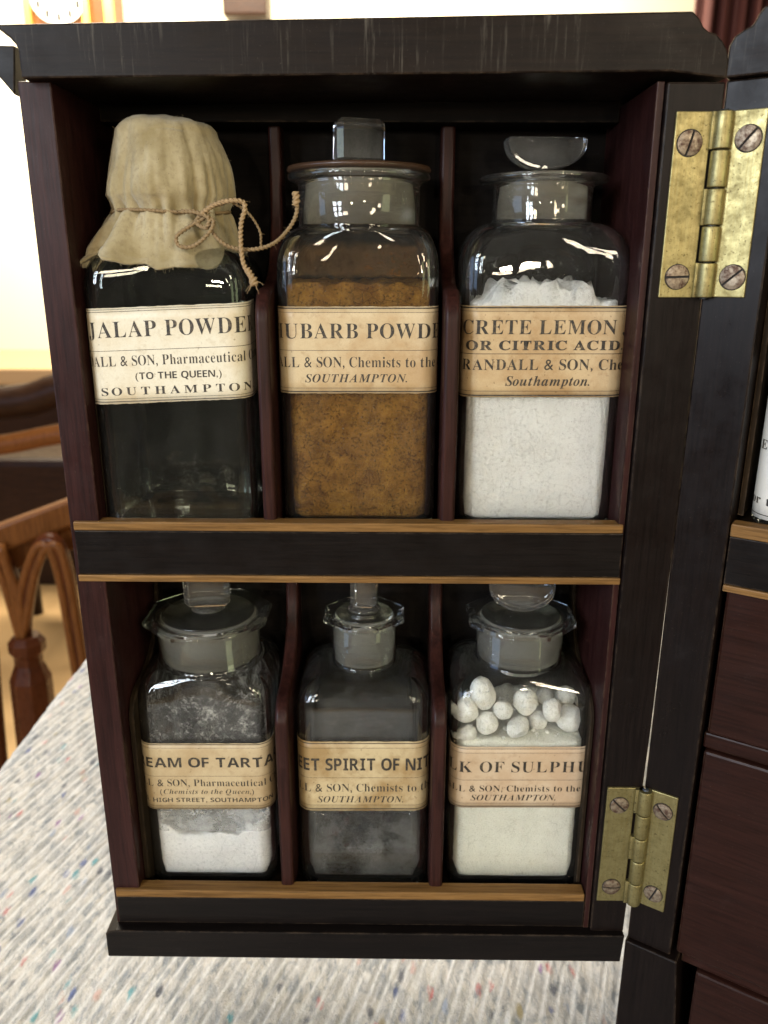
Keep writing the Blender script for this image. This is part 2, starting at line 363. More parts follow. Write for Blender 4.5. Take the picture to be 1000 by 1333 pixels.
# dividers with a cut-away ogee front
def divider(x0, x1, zf, h, zc, mat=M['divider'], name='divider', y0=.0035):
    p = [(y0, zf), (y0, zf+zc-.010)]
    p[0] = (y0+.0032, zf-.0052); p.insert(1, (y0+.0032, zf-.0001)); p.insert(2, (y0, zf))
    for k in range(1, 15): a = k/14*PI/2; p.append((y0+.012*(1-math.cos(a)), zf+zc-.010+.012*math.sin(a)))
    for k in range(1, 15): a = k/14*PI/2; p.append((y0+.012+.038*math.sin(a)**.9, zf+zc+.002+.034*(1-math.cos(a))))
    p += [(y0+.0508, zf+h), (.0658, zf+h), (.0658, zf-.0052)]
    o = MB().prism_x(p, x0, x1).obj(name, mat, door, bevel=.0019 if name == 'divider' else .0005, seg=4, smooth=True)
    o.modifiers['bevel'].angle_limit = R(50); o.modifiers['bevel'].harden_normals = True
    return o
divider(.0746, .0798, .2085, .154, .087)
divider(.1438, .1496, .2085, .154, .087)
divider(.0754, .0812, .0325, .151, .093)
divider(.1430, .1490, .0325, .151, .093)
divider(.0113, .0136, .0325, .151, .093, M['lining'], 'side_lining', y0=.009)
divider(.2112, .2130, .0325, .151, .093, M['lining'], 'side_lining', y0=.009)
divider(.0108, .0125, .2085, .154, .087, M['lining'], 'side_lining', y0=.009)

# chest body, swung towards the camera about the hinge line
AL = R(32); HX = .2342
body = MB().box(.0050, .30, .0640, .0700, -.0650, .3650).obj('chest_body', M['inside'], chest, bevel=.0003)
body.location = (HX, 0, 0); body.rotation_euler = (0, 0, -AL)
MB().prism([(.0004, .0115), (.0195, .0115), (.0200, .3640), (.0004, .3640)], -.0010, .070).obj('stile', M['ebony'], body, bevel=.0007)
MB().prism([(.0004, .3642), (.30, .3642), (.30, .3835), (.0100, .3835), (.0085, .3815), (.0070, .3785), (.0045, .3775), (.0020, .3760), (.0006, .3735)], -.0040, .070).obj('top_rail', M['ebony_top'], body, bevel=.0006)
MB().prism([(.0000, -.0690), (.0300, -.0690), (.0230, .0112), (.0000, .0112)], -.0030, .070).obj('corner_block', M['ebony'], body, bevel=.0008)
MB().box(.0303, .30, -.0010, .063, -.0690, -.0600).obj('plinth', M['rosewood_x'], body, bevel=.0008)
MB().box(.0202, .30, 0, .063, .1900, .2090).obj('shelf', M['ebony_x'], body, bevel=.0003)
MB().box(.0202, .30, -.0005, .0062, .2092, .2142).obj('inlay_strip', M['satin'], body, bevel=.0005)
MB().box(.0202, .30, -.0005, .0062, .1872, .1898).obj('inlay_strip', M['satin'], body, bevel=.0004)
MB().box(.0202, .0222, .012, .063, .2144, .3640).obj('side_lining', M['lining'], body)
MB().box(.0202, .30, .0063, .063, .2092, .2118).obj('shelf_lining', M['lining'], body)
MB().box(.0202, .30, .0045, .063, .1160, .1230).obj('drawer_rail', M['rosewood_x'], body, bevel=.0008)
MB().box(.0235, .30, .0045, .063, .0060, .0116).obj('drawer_rail', M['rosewood_x'], body, bevel=.0008)
for z0, z1, d in ((.1232, .1868, .004), (.0118, .1158, .0022), (-.0590, .0058, .0022)):
    dr = MB().box(.0212 if z0 > 0 else .0305, .29, d, .060, z0, z1).obj('drawer', M['rosewood_x'], body, bevel=.0012)
    MB().lathe([(.0022, .0), (.0022, -.003), (.0052, -.006), (.0058, -.009), (.0042, -.0115), (.0012, -.0122)], 24, (.155, d, (z0+z1)/2), 'y').obj('knob', M['brass'], dr, smooth=True)

# hinges
def hinge(z0, z1, kn, leafL, leafR, scrL, scrR, rad):
    h = empty('hinge', (0, 0, 0), parent=chest)
    L = MB().box(leafL[0], leafL[1], -.0024, .0004, z0, z1).obj('hinge_leaf', M['brass'], h, bevel=.0003)
    rl = MB().box(leafR[0], leafR[1], -.0019, .0004, z0+.0003, z1).obj('hinge_leaf', M['brass'], h, bevel=.0003)
    rl.location = (HX, 0, 0); rl.rotation_euler = (0, 0, -AL)
    H = (z1-z0)/5; cx, cy = HX-.0004, -.0035
    for k in range(5):
        a, b = z0+k*H+.0002, z0+(k+1)*H-.0002
        m = MB().lathe([(rad-.0003, a), (rad, a+.0003), (rad, b-.0003), (rad-.0003, b)], 28, (cx, cy, 0))
        if k % 2 == 0: m.box(leafL[1]-.0004, cx, cy-.0002, -.0002, a, b)
        kno = m.obj('knuckle', M['brass'], h, bevel=.0001)
        for p in kno.data.polygons: p.use_smooth = False if len(p.vertices) > 4 else True
        if k % 2 == 1:
            q = MB().box(.0000, leafR[0]+.0006, -.0036, -.0006, a, b).obj('knuckle_strap', M['brass'], h, bevel=.0001)
            q.location = (HX, 0, 0); q.rotation_euler = (0, 0, -AL)
    MB().lathe([(.0013, z0-.0004), (.0013, z1+.0004)], 16, (cx, cy, 0)).obj('hinge_pin', M['pin'], h, smooth=True)
    def screw(x, z, r, ang, y, right):
        prof = [(r*1.02, y+.0012), (r, y-.0002), (r*.93, y-.0006), (r*.6, y-.0009), (r*.2, y-.0010)]
        m = MB()
        # head cut by a slot: two half domes
        n = 20
        for sgn in (0, 1):
            vv = []; ff = []
            w_ = r*.10
            for i, (rr, yy) in enumerate(prof):
                for k in range(n+1):
                    a = PI*k/n + sgn*PI
                    px = rr*math.cos(a); pz = rr*math.sin(a)
                    pz = pz + (w_ if sgn == 0 else -w_)
                    if abs(pz) > math.sqrt(max(prof[0][0]**2-px**2, 0)): pz = math.copysign(max(math.sqrt(max(prof[0][0]**2-px**2, 0)), w_), pz)
                    ca, sa = math.cos(ang), math.sin(ang)
                    vv.append((x+px*ca-pz*sa, yy, z+px*sa+pz*ca))
            for i in range(len(prof)-1):
                for k in range(n): ff.append((i*(n+1)+k, i*(n+1)+k+1, (i+1)*(n+1)+k+1, (i+1)*(n+1)+k))
                ff.append((i*(n+1), (i+1)*(n+1), (i+1)*(n+1)+n, i*(n+1)+n))
            ff.append(tuple((len(prof)-1)*(n+1)+k for k in range(n+1)))
            m.add(vv, ff)
        o = m.obj('screw', M['steel'], h)
        g = MB().lathe([(r*1.09, y+.0010), (r*1.09, y-.00012), (r*1.02, y-.00010)], 28, (x, 0, z), 'y').obj('screw_recess', M['slot'], h)
        if right:
            for q in (o, g): q.location = (HX, 0, 0); q.rotation_euler = (0, 0, -AL)
    for (x, z, a) in scrL: screw(x, z, RS, a, -.0024, False)
    for (x, z, a) in scrR: screw(x, z, RS, a, -.0019, True)
    return h
RS = .0040
hinge(.2950, .3546, 5, (.2184, .2303), (.0036, .0146), [(.2236, .3449, R(75)), (.2242, .3020, R(2))], [(.0096, .3458, R(50)), (.0100, .3020, R(42))], .0031)
RS = .0038
hinge(.0330, .0925, 5, (.2180, .2300), (.0036, .0146), [(.2236, .0838, R(-45)), (.2238, .0410, R(0))], [(.0092, .0838, R(-45)), (.0094, .0410, R(70))], .0030)

# ------------------------------------------------------------------ glass bottles
NR = 128
def rrect(a, b, r, n=NR):
    """n points round a rounded rectangle of half sizes a, b and corner r; evenly spent on corners and sides"""
    q = n//8; pts = []
    for k, (cx, cy, a0) in enumerate(((a-r, b-r, 0), (-(a-r), b-r, 90), (-(a-r), -(b-r), 180), (a-r, -(b-r), 270))):
        for i in range(q): t = R(a0+90*i/(q-1)); pts.append((cx+r*math.cos(t), cy+r*math.sin(t)))
        nx = ((-(a-r), b), (-a, -(b-r)), (a-r, -b), (a, b-r))[k]; p0 = pts[-1]
        for i in range(1, q+1): t = i/(q+1); pts.append((p0[0]+(nx[0]-p0[0])*t, p0[1]+(nx[1]-p0[1])*t))
    return np.array(pts)
def circ_like(base, r): a = np.arctan2(base[:, 1], base[:, 0]); return np.stack([r*np.cos(a), r*np.sin(a)], 1)
def oct_like(base, r):
    a = np.arctan2(base[:, 1], base[:, 0])+PI/8; m = np.mod(a, PI/4)-PI/8; rr = r*math.cos(PI/8)/np.cos(m); a = a-PI/8
    return np.stack([rr*np.cos(a), rr*np.sin(a)], 1)
def shell_rings(B, off, zf, flange):
    """rings (xy array, z) from the foot up; off = inset from the outer surface"""
    a, b, rc, rn = B['a']-off, B['b']-off, max(B['rc']-off*.6, .002), B['rn']-off*.45
    base = rrect(a, b, rc); out = []
    fr = .0022
    for s_, z in ((.80, 0), (1-.0022/a, .0), (1-.0009/a, .0006), (1, .0022)): out.append((base*s_, zf+z))
    hs, zn = B['hs']-off*.5, B['zn']-off*.6
    for z in np.linspace(zf+.01, hs, 6): out.append((base, z))
    K = 14
    for k in range(1, K+1):
        ph = k/K*PI/2; t = 1-math.cos(ph); t = t**1.05; z = hs+(zn-hs)*math.sin(ph)**.9
        out.append((base*(1-t)+circ_like(base, rn*1.04)*t, z))
    c = circ_like(base, rn)
    out.append((c, zn+.0012)); out.append((c, B['zt']-.002))
    return out, base
def bottle(name, label_txt, loc, B, lab=None, tilt=0, glassm='glass'):
    t = empty(name, loc, (0, tilt, 0)); tag(t, label_txt, 'bottle', 'glass apothecary bottles in the chest')
    outer, base = shell_rings(B, 0, 0, None)
    zt, rf, ft = B['zt'], B['rf'], B['ft']
    sh = oct_like if B.get('oct') else circ_like
    outer += [(circ_like(base, B['rn']+.0006), zt-.0012), (sh(base, rf-.0012), zt-.0003), (sh(base, rf), zt+.0006), (sh(base, rf), zt+ft-.0006), (sh(base, rf-.0008), zt+ft)]
    inner, ib = shell_rings(B, B['w'], B['wb'], None)
    mouth = [(circ_like(base, B['rn']+.0012), zt+ft), (circ_like(base, B['rn']-.0012), zt+ft-.0008), (circ_like(base, B['rn']-B['w']*.45), zt+.0005)]
    rings = outer+mouth+inner[::-1]
    v = []; f = []
    for p, z in rings: v += [(x, y, z) for x, y in p]
    for i in range(len(rings)-1):
        for k in range(NR): f.append((i*NR+k, i*NR+(k+1) % NR, (i+1)*NR+(k+1) % NR, (i+1)*NR+k))
    f.append(tuple(range(NR))[::-1]); f.append(tuple((len(rings)-1)*NR+k for k in range(NR)))
    me = bpy.data.meshes.new('glass_body'); me.from_pydata([tuple(map(float, q)) for q in v], [], f); me.update()
    bm = bmesh.new(); bm.from_mesh(me); bmesh.ops.recalc_face_normals(bm, faces=bm.faces); bm.to_mesh(me); bm.free()
    g = finish('glass_body', me, M[glassm], t, smooth=True)
    if B.get('oct'):
        lo = len(outer)-5; me.update()
        for p in me.polygons:
            if min(p.vertices) >= (len(outer)-4)*NR and max(p.vertices) < (len(outer)+1)*NR: p.use_smooth = False
    return t
def stopper(t, B, kind, ang=0, dims=None, frost='frost', clear='glass_knob', disc='frost_dark'):
    zt = B['zt']; ft = B['ft']; ri = B['rn']-B['w']*.45-.00015
    st = MB().lathe([(ri*.80, B['zn']+.0002), (ri*.975, B['zn']+.0012), (ri*.99, zt+.0002), (ri*1.0, zt+ft*.55), (ri*.98, zt+ft*.7)], 64).obj('stopper', M[frost], t, smooth=True)
    MB().lathe([(ri*.93, zt+ft*.7+.0001), (ri*.97, zt+ft*.7+.0007), (ri*.93, zt+ft*.7+.0012), (ri*.6, zt+ft*.7+.0011), (.0085, zt+ft+.0006), (.0068, zt+ft+.0018)], 64).obj('stopper_disc', M[disc], st, smooth=True)
    z0 = zt+ft+.0022
    if kind == 'block':
        wx, wy, hh = dims
        q = MB(); q.lathe([(.0075, z0-.0001), (.0068, z0+.0006), (.0062, z0+.0012)], 48)
        q.obj('stopper_neck', M[clear], st, smooth=True)
        k = MB().box(-wx, wx, -wy, wy, z0+.0013, z0+.0013+hh).obj('stopper_knob', M[clear], st, bevel=.0020, seg=1)
    else:
        wx, wy, hh = dims; pl = [(-wx, z0+hh), (-wx, z0+hh*.80)]
        for i in range(1, 16): a = PI+PI*i/16; pl.append((wx*math.cos(a), z0+hh*.80+hh*.80*math.sin(a)))
        pl += [(wx, z0+hh*.80), (wx, z0+hh)]
        k = MB().prism(pl, -wy, wy).obj('stopper_knob', M[clear], st, bevel=.0012, seg=2)
    k.rotation_euler = (0, 0, ang)
    return st

# ---------------- lettering
MATH = {'serif': (0x1D400, 0x1D41A), 'bi': (0x1D468, 0x1D482), 'it': (0x1D434, 0x1D44E), 'sans': (0x1D5D4, 0x1D5EE)}
GC = {}
def glyph(ch, style, off):
    key = (ch, style, off)
    if key in GC: return GC[key]
    u, l = MATH[style]; c = ch
    if ch.isupper(): c = chr(u+ord(ch)-65)
    elif ch.islower(): c = '\u210e' if (style == 'it' and ch == 'h') else chr(l+ord(ch)-97)
    cu = bpy.data.curves.new('g', 'FONT'); cu.body = c; cu.resolution_u = 4; cu.offset = off if ch.isalpha() else 0
    o = bpy.data.objects.new('g', cu); COL.objects.link(o)
    dg = bpy.context.evaluated_depsgraph_get(); me = bpy.data.meshes.new_from_object(o.evaluated_get(dg))
    v = np.array([x.co[:2] for x in me.vertices]) if len(me.vertices) else np.zeros((0, 2))
    f = [tuple(p.vertices) for p in me.polygons]
    bpy.data.objects.remove(o); bpy.data.curves.remove(cu); bpy.data.meshes.remove(me)
    GC[key] = (v, f); return GC[key]
def layout(text, style, off, gap, word=.30):
    cap = glyph('H', style, 0)[0][:, 1].max(); x = 0; items = []
    for ch in text:
        if ch == ' ': x += word; items.append((ch, x, x, None)); continue
        v, f = glyph(ch, style, off)
        g = gap*(.7 if ch in 'OCQSGAVWo' else 1)
        if not len(v): continue
        ux = v[:, 0]-(.27*v[:, 1] if style in ('it', 'bi') and ch.isalpha() else 0)
        x0 = x+g/2; wd = ux.max()-ux.min(); vv = v.copy(); vv[:, 0] += x0-ux.min(); vv[:, 1] /= cap
        if ch == '.' or ch == ',': pass
        items.append((ch, x0, x0+wd, (vv, f))); x = x0+wd+g/2
    return items
def wrap_pt(s, z, a, b, rc, off):
    """point on the front of a rounded-rectangle bottle at path distance s from the centre of the front face"""
    sg = 1 if s >= 0 else -1; s = abs(s); fl = a-rc; arc = PI/2*rc; o = off
    if s <= fl: return (sg*s, -(b+o), z)
    s -= fl
    if s <= arc: t = s/rc; return (sg*(fl+(rc+o)*math.sin(t)), -((b-rc)+(rc+o)*math.cos(t)), z)
    return (sg*(a+o), -(b-rc)+(s-arc), z)
def label(t, B, sheet, lines, rules, mat, ink='ink', tilt=0, loc=(0, 0, 0)):
    """sheet: four (x,z) corners tl,tr,br,bl; lines: (text, style, caps height, substring, p0, p1, ...); all in world x,z of the front"""
    a, b, rc = B['a'], B['b'], B['rc']; ct, sn = math.cos(tilt), math.sin(tilt)
    def loc2(p): x, z = p[0]-loc[0], p[1]-loc[2]; return (x*ct - z*sn, x*sn + z*ct) if tilt else (x, z)
    tl, tr, br, bl = [loc2(p) for p in sheet]
    smax = (a-rc)+PI/2*rc+.010; n = 200; v = []; f = []
    kt = (tr[1]-tl[1])/(tr[0]-tl[0]); kb = (br[1]-bl[1])/(br[0]-bl[0]); mt = (tl[1]+tr[1])/2-kt*(tl[0]+tr[0])/2; mb_ = (bl[1]+br[1])/2-kb*(bl[0]+br[0])/2
    rows = 8
    for i in range(n+1):
        s = -smax+2*smax*i/n
        for j in range(rows+1):
            zt_ = mt+kt*s+(noise.noise((s*300, 3, tl[0]*90))+.6*noise.noise((s*1200, 5, tl[0]*90)))*.00016; zb_ = mb_+kb*s+(noise.noise((s*300, 9, tl[0]*90))+.6*noise.noise((s*1200, 7, tl[0]*90)))*.00018
            z = zb_+(zt_-zb_)*j/rows
            v.append(wrap_pt(s, z, a, b, rc, .00012+.00006*noise.noise((s*150, z*150, 1.3))))
    for i in range(n):
        for j in range(rows): q = i*(rows+1)+j; f.append((q, q+rows+1, q+rows+2, q+1))
    lb = mesh_obj('label', v, f, mat, t, smooth=True)
    so = lb.modifiers.new('paper', 'SOLIDIFY'); so.thickness = .00010; so.offset = 1 if lb.data.polygons[0].normal.y > 0 else -1
    bmn = bmesh.new()
    def unw(x):
        fl_ = a-rc; q = abs(x)
        return x if q <= fl_ else math.copysign(fl_+rc*math.asin(min(.96, (q-fl_)/rc)), x)
    for (text, style, ch, sub, p0, p1, gap, off) in lines:
        p0 = loc2(p0); p1 = loc2(p1); p0 = (unw(p0[0]), p0[1]); p1 = (unw(p1[0]), p1[1]); it = layout(text, style, off, gap); i0 = text.index(sub)
        x0, x1 = it[i0][1], it[i0+len(sub)-1][2]; k = (p1[0]-p0[0])/(x1-x0); sl = (p1[1]-p0[1])/(p1[0]-p0[0])
        for c_, xa, xb, g in it:
            if g is None: continue
            vs = []
            for x, y in g[0]:
                s = p0[0]+(x-x0)*k; vs.append(bmn.verts.new((s, p0[1]+sl*(s-p0[0])+y*ch, 0)))
            for q in g[1]:
                try: bmn.faces.new([vs[j] for j in q])
                except ValueError: pass
    for (p0, p1, wd) in rules:
        p0 = loc2(p0); p1 = loc2(p1); sl = (p1[1]-p0[1])/(p1[0]-p0[0])
        for s0, s1 in ((-smax+.0005, 0), (0, smax-.0005)):
            z0, z1 = p0[1]+sl*(s0-p0[0]), p0[1]+sl*(s1-p0[0])
            vs = [bmn.verts.new(c) for c in ((s0, z0-wd/2, 0), (s1, z1-wd/2, 0), (s1, z1+wd/2, 0), (s0, z0+wd/2, 0))]; bmn.faces.new(vs)
    fl = a-rc
    for sg in (-1, 1):
        s = fl
        while s < smax:
            bmesh.ops.bisect_plane(bmn, geom=bmn.verts[:]+bmn.edges[:]+bmn.faces[:], plane_co=(sg*s, 0, 0), plane_no=(1, 0, 0)); s += .0009
    dead = [x for x in bmn.faces if abs(x.calc_center_median().x) > smax-.0004]
    bmesh.ops.delete(bmn, geom=dead, context='FACES')
    for x in bmn.verts: x.co = wrap_pt(x.co.x, x.co.y, a, b, rc, .00029)
    me = bpy.data.meshes.new('lettering'); bmn.to_mesh(me); bmn.free()
    finish('lettering', me, M[ink], lb)
    return lb

def fill(t, B, ztop, mat, name='powder', bump=.0012, seed=0, gap=.00025, lobes=None, zb=None):
    """powder body inside the cavity with an uneven top"""
    a, b, rc = B['a']-B['w']-gap, B['b']-B['w']-gap, max(B['rc']-B['w']*.6, .002); base = rrect(a, b, rc, 192)
    z0 = B['wb']+.0003; v = []; f = []; n = len(base)
    zs = np.linspace(z0+.0022, ztop-.0008, 8)
    rings = [(base*(1-.0022/a), z0)]+[(base, z) for z in zs]
    for q in (.97, .85, .7, .5, .3, .12): rings.append((base*q, None))
    for ri, (p, z) in enumerate(rings):
        for x, y in p:
            if z is None or ri == len(zs):
                nz = noise.fractal((x*170+seed, y*170, seed), 1.0, 2.0, 4)*bump + (lobes(x, y) if lobes else 0)
                zz = ztop+nz - (0 if z is None else .0006)
            else: zz = z
            if z is not None and 0 < ri < len(zs) and lobes: zz = z0+.0022+(ztop+lobes(x, y)-.0008-z0-.0022)*(ri-1)/(len(zs)-1)
            v.append((x, y, zz))
    for i in range(len(rings)-1):
        for k in range(n): f.append((i*n+k, i*n+(k+1) % n, (i+1)*n+(k+1) % n, (i+1)*n+k))
    f.append(tuple(range(n))); f.append(tuple((len(rings)-1)*n+k for k in range(n)))
    return mesh_obj(name, v, f, mat, t, smooth=True)
def dust_film(t, B, z0, z1, mat, inset=.0002, shoulder=False):
    rings, base = shell_rings(B, B['w']+inset, B['wb'], None)
    rings = [r for r in rings if z0 <= r[1] <= z1]; v = []; f = []
    for p, z in rings: v += [(x, y, z) for x, y in p]
    for i in range(len(rings)-1):
        for k in range(NR): f.append((i*NR+k, i*NR+(k+1) % NR, (i+1)*NR+(k+1) % NR, (i+1)*NR+k))
    me = bpy.data.meshes.new('dust_film'); me.from_pydata([tuple(map(float, q)) for q in v], [], f)
    return finish('dust_film', me, mat, t, smooth=True)

UP, LO = .2032, .0262
def BB(a, b, rc, rn, hs, zn, zt, rf, ft, w=.0028, wb=.0032, oct=False): return dict(a=a, b=b, rc=rc, rn=rn, hs=hs, zn=zn, zt=zt, rf=rf, ft=ft, w=w, wb=wb, oct=oct)
Y = .0125
def rl(y, x0, x1, w, sl=0): return (x0, y), (x1, y+sl), w

# rhubarb
B2 = BB(.0305, .0255, .0070, .0236, 0.0989, 0.1159, 0.1329, .0274, .0026)
L2 = (.1117, Y+.0255, UP)
b2 = bottle('glass_bottle', 'tall square bottle of brown rhubarb powder between the two upper dividers', L2, B2)
stopper(b2, B2, 'block', R(18), (.0094, .0050, .0160), frost='frost')
MB().lathe([(.0150, .1358), (.0262, .1358), (.0276, .1366), (.0273, .1378), (.0180, .1384), (.0120, .1392)], 64).obj('stopper_rim', M['stained'], b2, smooth=True)
label(b2, B2, ((0.08095, 0.29072), (0.14223, 0.29091), (0.14209, 0.25855), (0.08151, 0.25829)), [
    ('RHUBARB POWDER.', 'serif', .0055, 'UBARB POWD', (0.08429, 0.27906), (0.13903, 0.27926), .10, -.006),
    ('RANDALL & SON, Chemists to the Queen,', 'serif', .0039, 'LL & SON, Chemists to the', (0.08363, 0.26828), (0.14100, 0.26850), .09, -.008),
    ('SOUTHAMPTON.', 'bi', .0031, 'SOUTHAMPTON.', (0.09139, 0.26261), (0.13054, 0.26277), .10, -.002)],
    [((0.08093, 0.29011), (0.14225, 0.29030), .00045), ((0.08087, 0.28860), (0.14228, 0.28880), .00014), ((0.08035, 0.27462), (0.14260, 0.27485), .00016),
     ((0.07981, 0.26036), (0.14293, 0.26062), .00014), ((0.07976, 0.25903), (0.14296, 0.25930), .00042)],
    paper('paper_tan', (.54, .42, .25), (.36, .21, .08), .65, 1.3), loc=L2)
fill(b2, B2, .0960, M['rhubarb'], seed=2, bump=.002)
dust_film(b2, B2, .094, .1115, film('rhubarb_film', (.15, .075, .020), 0, 300, (.06, .028, .010), .47, .09, .85))

# concrete lemon juice
B3 = BB(.0315, .0250, .0070, .0190, 0.1004, 0.1179, 0.1324, .0246, .0024)
L3 = (.1826, Y+.0250, UP)
b3 = bottle('glass_bottle', 'square bottle of caked white lemon powder, right end of the upper shelf', L3, B3)
stopper(b3, B3, 'disc', R(5), (.0153, .0045, .0115), frost='frost')
label(b3, B3, ((0.15022, 0.29122), (0.21376, 0.29142), (0.21520, 0.25739), (0.15216, 0.25712)), [
    ('CONCRETE LEMON JUICE', 'serif', .0052, 'CRETE LEMON', (0.15199, 0.28086), (0.20870, 0.28106), .10, -.006),
    ('OR CITRIC ACID.', 'serif', .0034, 'OR CITRIC ACID.', (0.15304, 0.27503), (0.21181, 0.27525), .11, .010),
    ('RANDALL & SON, Chemists', 'serif', .0040, 'RANDALL & SON, Che', (0.15213, 0.26753), (0.21220, 0.26777), .10, -.006),
    ('Southampton.', 'bi', .0036, 'Southampton.', (0.16789, 0.26161), (0.20015, 0.26174), .07, 0)],
    [((0.15024, 0.29058), (0.21297, 0.29078), .00050), ((0.15028, 0.28927), (0.21309, 0.28948), .00014), ((0.15077, 0.27359), (0.21455, 0.27383), .00020),
     ((0.15121, 0.25948), (0.21586, 0.25975), .00016), ((0.15126, 0.25785), (0.21601, 0.25813), .00050)],
    paper('paper_brown', (.49, .36, .20), (.31, .17, .06), .7, 4.1), loc=L3)
def crest(x, y):
    e = min(1, max(0, (.0200-abs(x+.001))/.0025)); c = noise.cell((x*230, y*230, 2.0)); c2 = noise.cell((x*520+9, y*520, 6.0))
    return -.0065+e*(.0056+.0020*c+.0011*c2+.0016*noise.noise((x*110+3, y*110, 5)))
fill(b3, B3, .0960, M['lemon'], seed=5, bump=.0012, lobes=crest)
dust_film(b3, B3, .094, .1055, film('lemon_film', (.80, .78, .66), 0, 420, (.7, .7, .6), .60, .03, .8))

# jalap, empty
B1 = BB(.0302, .0250, .0070, .0170, 0.0944, 0.1094, 0.1274, .0192, .0024)
T1 = 0; L1 = (.0413, .0045+.0250, UP)
b1 = bottle('glass_bottle', 'empty dark bottle under a cloth cap with a pale jalap label', L1, B1, tilt=T1, glassm='glass_blue')
stopper(b1, B1, 'block', R(4), (.0090, .0045, .0120), frost='frost_grey')
label(b1, B1, ((0.01251, 0.29011), (0.07349, 0.29261), (0.07186, 0.25763), (0.01364, 0.25491)), [
    ('JALAP POWDER.', 'serif', .0057, 'JALAP POWDE', (0.01277, 0.27939), (0.07045, 0.28195), .10, -.006),
    ('RANDALL & SON, Pharmaceutical Chemists', 'serif', .0037, 'ALL & SON, Pharmaceutical', (0.01367, 0.26900), (0.06994, 0.27148), .09, -.008),
    ('(TO THE QUEEN,)', 'sans', .0026, '(TO THE QUEEN,)', (0.02904, 0.26451), (0.06134, 0.26578), .10, -.006),
    ('SOUTHAMPTON.', 'serif', .0029, 'SOUTHAMPTO', (0.01573, 0.25826), (0.06767, 0.26050), .32, -.002)],
    [((0.01245, 0.28948), (0.07290, 0.29198), .00014), ((0.01236, 0.28867), (0.07286, 0.29117), .00018), ((0.01226, 0.27464), (0.07220, 0.27710), .00018),
     ((0.01326, 0.25680), (0.07194, 0.25922), .00014), ((0.01315, 0.25578), (0.07189, 0.25821), .00030)],
    paper('paper_pale', (.66, .60, .46), (.50, .37, .19), .55, 7.7), tilt=T1, loc=L1)

# cream of tartar
B4 = BB(.0297, .0250, .0070, .0228, 0.0929, 0.1079, 0.1264, .0295, .0026, oct=True)
L4 = (.0422, Y+.0250, LO)
b4 = bottle('glass_bottle', 'dusty bottle one third full of white cream of tartar, lower left', L4, B4)
stopper(b4, B4, 'block', R(6), (.0100, .0045, .0150), frost='frost_grey')
label(b4, B4, ((0.01420, 0.10268), (0.07286, 0.10324), (0.07048, 0.06883), (0.01540, 0.06824)), [
    ('CREAM OF TARTAR', 'sans', .0050, 'EAM OF TART', (0.01582, 0.09043), (0.06775, 0.09094), .10, 0),
    ('RANDALL & SON, Pharmaceutical Chemists', 'serif', .0036, 'L & SON, Pharmaceutical', (0.01574, 0.08056), (0.06889, 0.08110), .09, -.010),
    ('(Chemists to the Queen,)', 'bi', .0025, '(Chemists to the Queen,)', (0.02098, 0.07653), (0.06350, 0.07697), .09, -.006),
    ('0, HIGH STREET, SOUTHAMPTON', 'sans', .0023, 'HIGH STREET, SOUTHAMPT', (0.01748, 0.07215), (0.06680, 0.07266), .11, -.008)],
    [((0.01415, 0.10209), (0.07284, 0.10265), .00036), ((0.01399, 0.10033), (0.07277, 0.10089), .00013), ((0.01272, 0.08579), (0.07221, 0.08638), .00014),
     ((0.01134, 0.07006), (0.07161, 0.07070), .00013), ((0.01123, 0.06874), (0.07155, 0.06937), .00026)],
    paper('paper_buff', (.48, .37, .215), (.33, .21, .09), .55, 11.2), loc=L4)
fill(b4, B4, .0265, M['cream'], seed=9, bump=.002, lobes=lambda x, y: .010*max(0, abs(x)/.027-.45)**1.0*(1.5 if x < 0 else 2.2)+(.004 if y > .005 else 0))
dust_film(b4, B4, .022, .052, film('cream_film_low', (.84, .83, .81), 0, 130, (.66, .66, .64), .50, .11, .75, lowa=1))
dust_film(b4, B4, .072, .1070, film('cream_film', (.84, .83, .79), 0, 700, (.66, .64, .58), .555, .045, .60))

# sweet spirit of nitre
B5 = BB(.0296, .0250, .0070, .0146, 0.0914, 0.1064, 0.1269, .0195, .0024, oct=True)
L5 = (.1128, Y+.0250, LO)
b5 = bottle('glass_bottle', 'empty cloudy bottle with narrow neck, middle of the lower shelf', L5, B5, glassm='glass_hazy')
stopper(b5, B5, 'block', R(-5), (.0058, .0052, .0160), frost='frost_grey')
label(b5, B5, ((0.08344, 0.10431), (0.14246, 0.10487), (0.14177, 0.06875), (0.08236, 0.06812)), [
    ('SWEET SPIRIT OF NITRE', 'sans', .0062, 'SPIRIT OF NI', (0.09607, 0.08963), (0.13898, 0.09005), .10, .002),
    ('RANDALL & SON, Chemists to the Queen,', 'serif', .0041, '& SON, Chemists to', (0.09135, 0.07848), (0.13674, 0.07895), .09, -.010),
    ('SOUTHAMPTON.', 'bi', .0033, 'SOUTHAMPTON.', (0.09191, 0.07276), (0.13091, 0.07317), .10, -.006)],
    [((0.08341, 0.10334), (0.14248, 0.10389), .00040), ((0.08334, 0.10099), (0.14252, 0.10155), .00016), ((0.08288, 0.08568), (0.14282, 0.08629), .00015),
     ((0.08245, 0.07122), (0.14311, 0.07186), .00015), ((0.08239, 0.06924), (0.14315, 0.06988), .00040)],
    paper('paper_spotted', (.50, .39, .22), (.28, .17, .06), .85, 14.9), loc=L5)
dust_film(b5, B5, .0045, .048, film('nitre_film', (.44, .44, .42), 0, 80, (.26, .25, .23), .53, .09, .60, lowa=.6))
dust_film(b5, B5, .072, .1055, film('nitre_film_high', (.34, .34, .31), 0, 40, (.24, .24, .24), .60, .12, .22))
